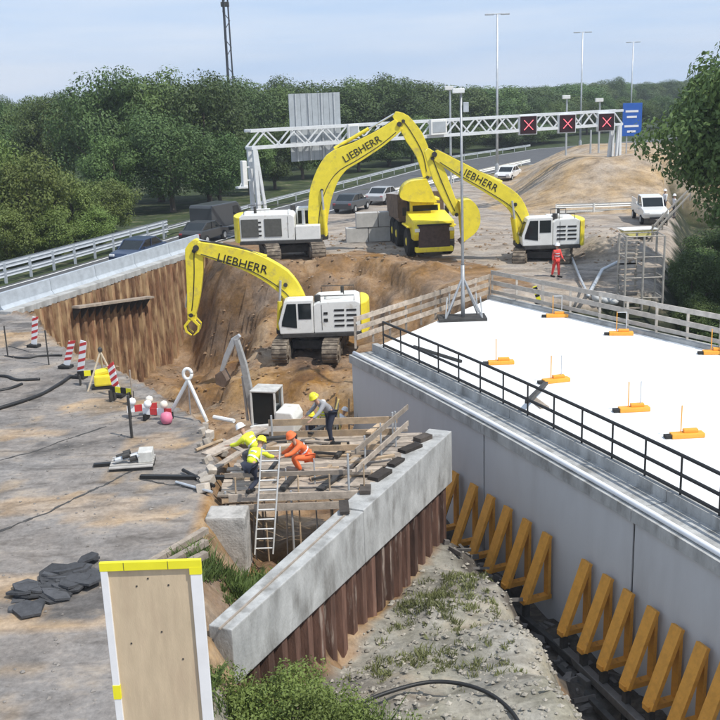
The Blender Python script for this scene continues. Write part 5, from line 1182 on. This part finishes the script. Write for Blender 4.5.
# ================================================================ PEOPLE
def dirv(a, s_=0): return Vector((math.sin(a) * math.cos(s_), math.sin(s_), -math.cos(a) * math.cos(s_)))   # angle 0 hangs down, + swings forward (x), s sideways (y)
def skin_mesh(name, nodes, edges, m, parent, sub=1):
    keys = list(nodes); me_ = bpy.data.meshes.new(name); me_.from_pydata([nodes[k][0] for k in keys], [(keys.index(a), keys.index(b)) for a, b in edges], [])
    o = bpy.data.objects.new(name, me_); COL.objects.link(o); o.modifiers.new('s', 'SKIN'); o.modifiers.new('u', 'SUBSURF').levels = sub
    if not me_.skin_vertices: me_.attributes.new('skin_vertex', 'FLOAT', 'POINT')
    for i, k in enumerate(keys): me_.skin_vertices[0].data[i].radius = (nodes[k][1], nodes[k][1] * (nodes[k][2] if len(nodes[k]) > 2 else 1)); me_.skin_vertices[0].data[i].use_root = (i == 0)
    bpy.context.view_layer.update(); nm = bpy.data.meshes.new_from_object(o.evaluated_get(bpy.context.evaluated_depsgraph_get())); bpy.data.objects.remove(o)
    nm.materials.clear(); nm.materials.append(m); nm.polygons.foreach_set('use_smooth', [True] * len(nm.polygons)); o = bpy.data.objects.new(name, nm); COL.objects.link(o); o.parent = parent; return o
def person(label, loc, rz, top, legs, helmet=None, lean=.05, thigh=(.1, -.1), knee=(-.05, -.1), arm=(.2, -.15), fore=(.4, .1), hair=True, vest=None, kneel=0):
    t = thing('person', label, 'person', loc, rz); N = {}
    # joint layout from the hips; then dropped so that the lowest foot meets the ground
    hip = Vector((0, 0, 0)); J = {'pel': hip}
    up = Vector((math.sin(lean), 0, math.cos(lean)))
    J['wai'] = hip + up * .18; J['che'] = hip + up * .40; J['nec'] = hip + up * .53; hu = Vector((math.sin(lean * .6), 0, math.cos(lean * .6)))
    J['hdb'] = J['nec'] + hu * .09; J['hdm'] = J['hdb'] + hu * .09; J['hdt'] = J['hdm'] + hu * .10
    for i, (s_, n) in enumerate(((1, 'l'), (-1, 'r'))):
        J['hip' + n] = hip + Vector((0, s_ * .10, -.05)); J['kne' + n] = J['hip' + n] + dirv(thigh[i], s_ * .04) * .43; J['ank' + n] = J['kne' + n] + dirv(thigh[i] + knee[i]) * .41; J['toe' + n] = J['ank' + n] + Vector((.16, s_ * .02, -.05))
        J['sho' + n] = J['che'] + Vector((0, s_ * .19, .07)); J['elb' + n] = J['sho' + n] + dirv(arm[i], s_ * .12) * .29; J['wri' + n] = J['elb' + n] + dirv(arm[i] + fore[i], 0) * .25
        d = dirv(arm[i] + fore[i]); J['pal' + n] = J['wri' + n] + d * .08
        for f in range(4): J['f%d%s' % (f, n)] = J['pal' + n] + d * (.07, .085, .08, .06)[f] + Vector((.02, (f - 1.5) * .024, 0)) + Vector((.015, 0, 0))
        J['th' + n] = J['wri' + n] + d * .05 + Vector((.05, 0, 0))
    low = min(J['ankl'].z, J['ankr'].z, J['knel'].z + .03, J['kner'].z + .03) - .09
    for k in J: J[k] = J[k] - Vector((0, 0, low))
    r = {'pel': .12, 'wai': .115, 'che': .13, 'nec': .055, 'hdb': .07, 'hdm': .092, 'hdt': .07, 'hip': .095, 'kne': .06, 'ank': .042, 'toe': .038, 'sho': .062, 'elb': .045, 'wri': .03, 'pal': .032, 'th': .009, 'f0': .009, 'f1': .009, 'f2': .009, 'f3': .008}
    rad = lambda k: r.get(k, r.get(k[:-1], .05))
    E = [('pel', 'wai'), ('wai', 'che'), ('che', 'nec'), ('nec', 'hdb'), ('hdb', 'hdm'), ('hdm', 'hdt')]
    for n in 'lr': E += [('pel', 'hip' + n), ('hip' + n, 'kne' + n), ('kne' + n, 'ank' + n), ('ank' + n, 'toe' + n), ('che', 'sho' + n), ('sho' + n, 'elb' + n), ('elb' + n, 'wri' + n), ('wri' + n, 'pal' + n), ('wri' + n, 'th' + n)] + [('pal' + n, 'f%d%s' % (f, n)) for f in range(4)]
    skin_mesh('body', {k: (J[k], rad(k) * .93) for k in J}, E, SKIN, t)
    ks = ['che', 'wai', 'pel', 'nec'] + [a + n for n in 'lr' for a in ('sho', 'elb', 'wri')]
    jn = {k: (J[k], rad(k) * 1.18 + .012) for k in ks}; jn['nec'] = (J['nec'] - up * .03, .075)
    skin_mesh('jacket', jn, [('che', 'wai'), ('wai', 'pel'), ('che', 'nec')] + [e for n in 'lr' for e in (('che', 'sho' + n), ('sho' + n, 'elb' + n), ('elb' + n, 'wri' + n))], top, t)
    ks = ['pel'] + [a + n for n in 'lr' for a in ('hip', 'kne', 'ank')]
    skin_mesh('trousers', {k: (J[k], rad(k) * 1.12 + .012) for k in ks}, [e for n in 'lr' for e in (('pel', 'hip' + n), ('hip' + n, 'kne' + n), ('kne' + n, 'ank' + n))], legs, t)
    for n in 'lr': MB().bar(J['ank' + n] + Vector((-.09, 0, -.03)), J['toe' + n] + Vector((.06, 0, -.01)), .1, .1).build('boot', BLK, t, bevel=.03)
    hc = J['hdm']
    fwd = Vector((math.cos(lean * .6), 0, -math.sin(lean * .6)))
    MB().bar(hc + fwd * .08, hc + fwd * .115 - hu * .01, .03, .04).build('nose', SKIN, t, bevel=.008)
    for s_ in (-1, 1): MB().box(hc + fwd * .088 + Vector((0, s_ * .035, .02)), (.012, .022, .014)).build('eye', BLK, t); MB().box(hc + Vector((0, s_ * .093, 0)), (.04, .02, .06)).build('ear', SKIN, t, bevel=.008)
    MB().box(hc + fwd * .086 - hu * .055, (.012, .05, .012)).build('mouth', REDP, t)
    if helmet:
        q = MB(); q.lathe((0, 0, 0), [(.155, 0), (.15, .02), (.128, .03), (.12, .09), (.085, .14), (.02, .16)], 14); M = Matrix.Rotation(lean * .6, 3, 'Y'); q.v = [tuple(M @ Vector(v) + hc + hu * .03) for v in q.v]; q.build('helmet', helmet, t, smooth=True)
    else:
        q = MB(); q.lathe((0, 0, 0), [(.1, 0), (.105, .04), (.085, .1), (.02, .125)], 12); q.v = [tuple(Vector(v) + hc + hu * .02 - fwd * .015) for v in q.v]; q.build('hair', mat('dark_hair', (.05, .035, .025), .8, 0, .2, 8), t, smooth=True)
    if vest:
        q = J['wai'].lerp(J['che'], .35); b_ = MB(); n_ = 14
        for k in range(2):
            c_ = J['wai'] + up * (.02 + .14 * k); rr_ = .162
            M = Matrix.Rotation(lean, 3, 'Y'); vs = [c_ + M @ Vector((rr_ * math.cos(2 * PI * i / n_), rr_ * 1.02 * math.sin(2 * PI * i / n_), z)) for z in (-.025, .025) for i in range(n_)]
            b_.add(vs, [(i, (i + 1) % n_, n_ + (i + 1) % n_, n_ + i) for i in range(n_)])
        b_.build('reflective_band', vest, t)
    return t
HIVIS = mat('hi_vis_yellow', (.75, .80, .05), .7, 0, .1, 5); HIOR = mat('hi_vis_orange', (.85, .17, .05), .7, 0, .1, 5); HIRED = mat('red_workwear', (.75, .07, .06), .7, 0, .1, 5)
NAVY = mat('navy_trousers', (.03, .035, .055), .85, 0, .2, 6); GREYT = mat('grey_trousers', (.12, .12, .13), .85, 0, .2, 6); WSH = mat('white_shirt', (.7, .7, .7), .8, 0, .1, 5)
HY = mat('helmet_yellow', (.85, .75, .04), .35, 0, .03, 3); HW = mat('helmet_white', (.8, .8, .8), .35, 0, .03, 3)
BAND = mat('silver_band', (.75, .76, .78), .35, .2, .05, 3)
def gpt(px, py): return P(px, py)
p = P(228, 513, 0.03); person('bent over worker in a yellow hi-vis jacket at the left end of the work platform', (p.x + .45, p.y + 1.35, .1), R(60), HIVIS, NAVY, HY, 1.0, (1.5, .3), (-1.9, -1.6), (.9, .8), (.3, .4), vest=BAND)
p = P(259, 478, 0.03); person('worker in a yellow jacket stooping at the top of the ladder', (p.x, p.y + .2, .05), R(150), HIVIS, GREYT, HW, .9, (1.3, .9), (-1.7, -1.5), (.8, .6), (.5, .5), vest=BAND)
p = P(309, 478, 0.03); person('crouching worker in an orange jacket in the middle of the work platform', (p.x, p.y + .3, .06), R(200), HIOR, HIOR, HIOR, .75, (1.7, 1.5), (-2.1, -2.0), (.9, .7), (.5, .5), vest=BAND)
zq = tz(-2.0, 32.6); p = Vector((-1.65, 32.2, tz(-1.65, 32.2)))
def stand_at(px, py_head, Y): 
    q = PY(px, py_head, Y); return Vector((q.x, Y, tz(q.x, Y)))
p = stand_at(311, 412, 38.3); person('worker with a yellow helmet and dark clothes behind the work platform', p, R(-80), NAVY, NAVY, HY, .25, (.15, -.1), (-.1, -.1), (.7, .5), (.8, .6))
p = stand_at(336, 410, 38.6); person('worker in a white shirt bending beside the underpass corner', p, R(20), WSH, mat('khaki_trousers', (.32, .28, .18), .85, 0, .2, 6), HW, .6, (.2, -.1), (-.3, -.2), (.9, .7), (.3, .3))
p = P(556, 277); person('worker in red workwear standing in front of the right excavator', (p.x, p.y, tz(p.x, p.y)), R(-60), HIRED, HIRED, HW, .1, (.15, -.2), (-.1, -.05), (.3, -.2), (.5, .2), vest=BAND)
p = P(664, 213); person('left of two people in white tops and helmets by the pickup', (p.x, p.y, tz(p.x, p.y)), R(20), WSH, NAVY, HW, .03)
p = P(674, 213); person('right of two people in white tops and helmets by the pickup', (p.x, p.y, tz(p.x, p.y)), R(190), WSH, GREYT, HW, .03)
p = Vector((-.9, 27.6, .08)); person('worker in a grey shirt and yellow helmet bending at the right rear of the platform', p, R(210), mat('grey_shirt', (.3, .3, .31), .85, 0, .15, 5), NAVY, HY, .9, (.3, .1), (-.4, -.3), (.7, .6), (.3, .4))
p = stand_at(324, 410, 39.4); person('worker in a yellow vest behind the yellow-helmeted worker', p, R(-100), HIVIS, GREYT, HW, .2, (.15, -.1), (-.1, -.1), (.4, .3), (.6, .5), vest=BAND)
# upright starter bars and formwork props beside the bent worker
random.seed(2)
for i in range(9):
    q = stand_at(322 + i * 3.2, 410, 37.6 + .3 * (i % 3)); h = random.uniform(1.3, 2.2); a = random.uniform(-.35, .35)
    o = MB().tube((0, 0, -.1), (math.sin(a) * h, .1, h), .025 if i % 2 else .035, 6).build('formwork_prop', mat('prop_yellow', (.72, .60, .22), .6, 0, .2, 4) if i % 3 == 0 else (GALV if i % 3 == 1 else WOOD), loc=q); tag(o, 'slim formwork prop in the bundle at the underpass corner', 'prop', 'formwork props at the underpass corner')
# yellow striped marker behind the deck corner
p = P(538, 305); t = thing('marker_post', 'small yellow and black marker post behind the deck corner', 'marker', (p.x, p.y + .3, .1)); M = Matrix.Rotation(-.3, 3, 'Y')
MB().box((0, 0, .35), (.2, .06, .8), M=M).build('panel', YREFL, t)
for k in range(2): MB().box(M @ Vector((0, -.0, -.05 + k * .35)) + Vector((0, -.002, .35)), (.204, .068, .13), M=M).build('stripe', BLK, t)
MB().box((.12, 0, -.06), (.4, .3, .1)).build('foot', BLK, t)
# ================================================================ CLUTTER AT THE PLATFORM EDGE
random.seed(33)
def clutter(px, py): p = P(px, py); return Vector((p.x, p.y, tz(p.x, p.y)))
for i in range(14):
    p = clutter(random.uniform(198, 222), random.uniform(425, 500)); s_ = random.uniform(.1, .28)
    pts = [(s_ * random.uniform(.6, 1) * math.cos(a), s_ * random.uniform(.5, .9) * math.sin(a)) for a in (0.2, 1.3, 2.4, 3.5, 4.8)]
    o = MB().prism(pts, -.08, random.uniform(.08, .2), 'Z').build('rubble_lump', mat('rubble_concrete', (.42, .37, .31), .9, 0, .3, 4, .4, 20, obj_rand=.3), bevel=.015); o.location = p + Vector((0, 0, .05)); o.rotation_euler = (random.uniform(-.3, .3), random.uniform(-.3, .3), random.uniform(0, 3))
    tag(o, 'pale lump of rubble along the platform edge left of the work platform', 'rubble', 'rubble along the platform edge')
for i, (a0, b0_, r_, m_, lb) in enumerate((((183, 470), (214, 486), .05, BLK, 'thin black pipe pointing at the stooping worker'), ((176, 482), (212, 492), .04, GALV, 'thin grey pipe in front of the black pipe'), ((196, 450), (222, 440), .05, WOOD, 'round pole lying at the platform corner'), ((214, 417), (234, 421), .07, WHT, 'short white tube lying right of the cream ball'))):
    A = P(*a0, .07); B_ = P(*b0_, .09); tag(MB().tube(A, B_, r_, 8).build('loose_tube', m_), lb, 'tube')
# tar seams in the paved platform
for i, (pts, w) in enumerate((([(-10, 534), (45, 513), (85, 493), (112, 480), (150, 462)], .07), ([(-10, 462), (30, 452), (75, 436), (110, 424)], .05), ([(140, 478), (170, 484), (205, 490)], .05))):
    L_ = [P(x, y, .028 + tz(*P(x, y).xy)) for x, y in pts]; b = MB()
    fine = []
    for a, c in zip(L_[:-1], L_[1:]):
        for k in range(8): q = a.lerp(c, k / 8); fine.append(Vector((q.x + random.uniform(-.03, .03), q.y + random.uniform(-.03, .03), tz(q.x, q.y) + .004)))
    for a, c in zip(fine[:-1], fine[1:]): b.bar(a, c, w * random.uniform(.3, 1.8), .012)
    tag(b.build('road_seam', mat('tar_seam', (.06, .058, .055), .85, 0, .3, 4)), kind='structure')
for i, (px, py, rz, lb) in enumerate(((92, 384, .2, 'low yellow and black barrier board beside the yellow pump'), (122, 402, -.5, 'low yellow and black barrier board at the pit edge near the pale stake'))):
    p = P(px, py); t = thing('site_barrier', lb, 'barrier', p, rz)
    for k in range(4): MB().box((-.36 + k * .24, 0, .42), (.235, .04, .2)).build('board_block', YREFL if k % 2 else BLK, t)
    for x in (-.4, .4): MB().box((x, .0, .2), (.06, .3, .4)).build('foot', DGREY, t)
# far-left wire between the fence pins
tag(MB().path([P(8, 346, .6), P(30, 352, .45), P(49, 352, .6)], .015, 5).build('fence_wire', BLK), 'slack wire strung between the two left fence pins', 'wire')

# ================================================================ HAZE
hz = MB().box((60, 340, 14), (760, 860, 40)).build('haze', bpy.data.materials.new('haze_air'))
hm = hz.data.materials[0]; hm.use_nodes = True; hn = hm.node_tree.nodes; hn.clear(); ho = hn.new('ShaderNodeOutputMaterial'); hv = hn.new('ShaderNodeVolumePrincipled')
hv.inputs['Color'].default_value = (.86, .92, 1, 1); hv.inputs['Density'].default_value = .00042; hv.inputs['Anisotropy'].default_value = .2; hm.node_tree.links.new(hv.outputs[0], ho.inputs['Volume'])
tag(hz, 'thin pale summer haze over the site', 'haze', kind='stuff')
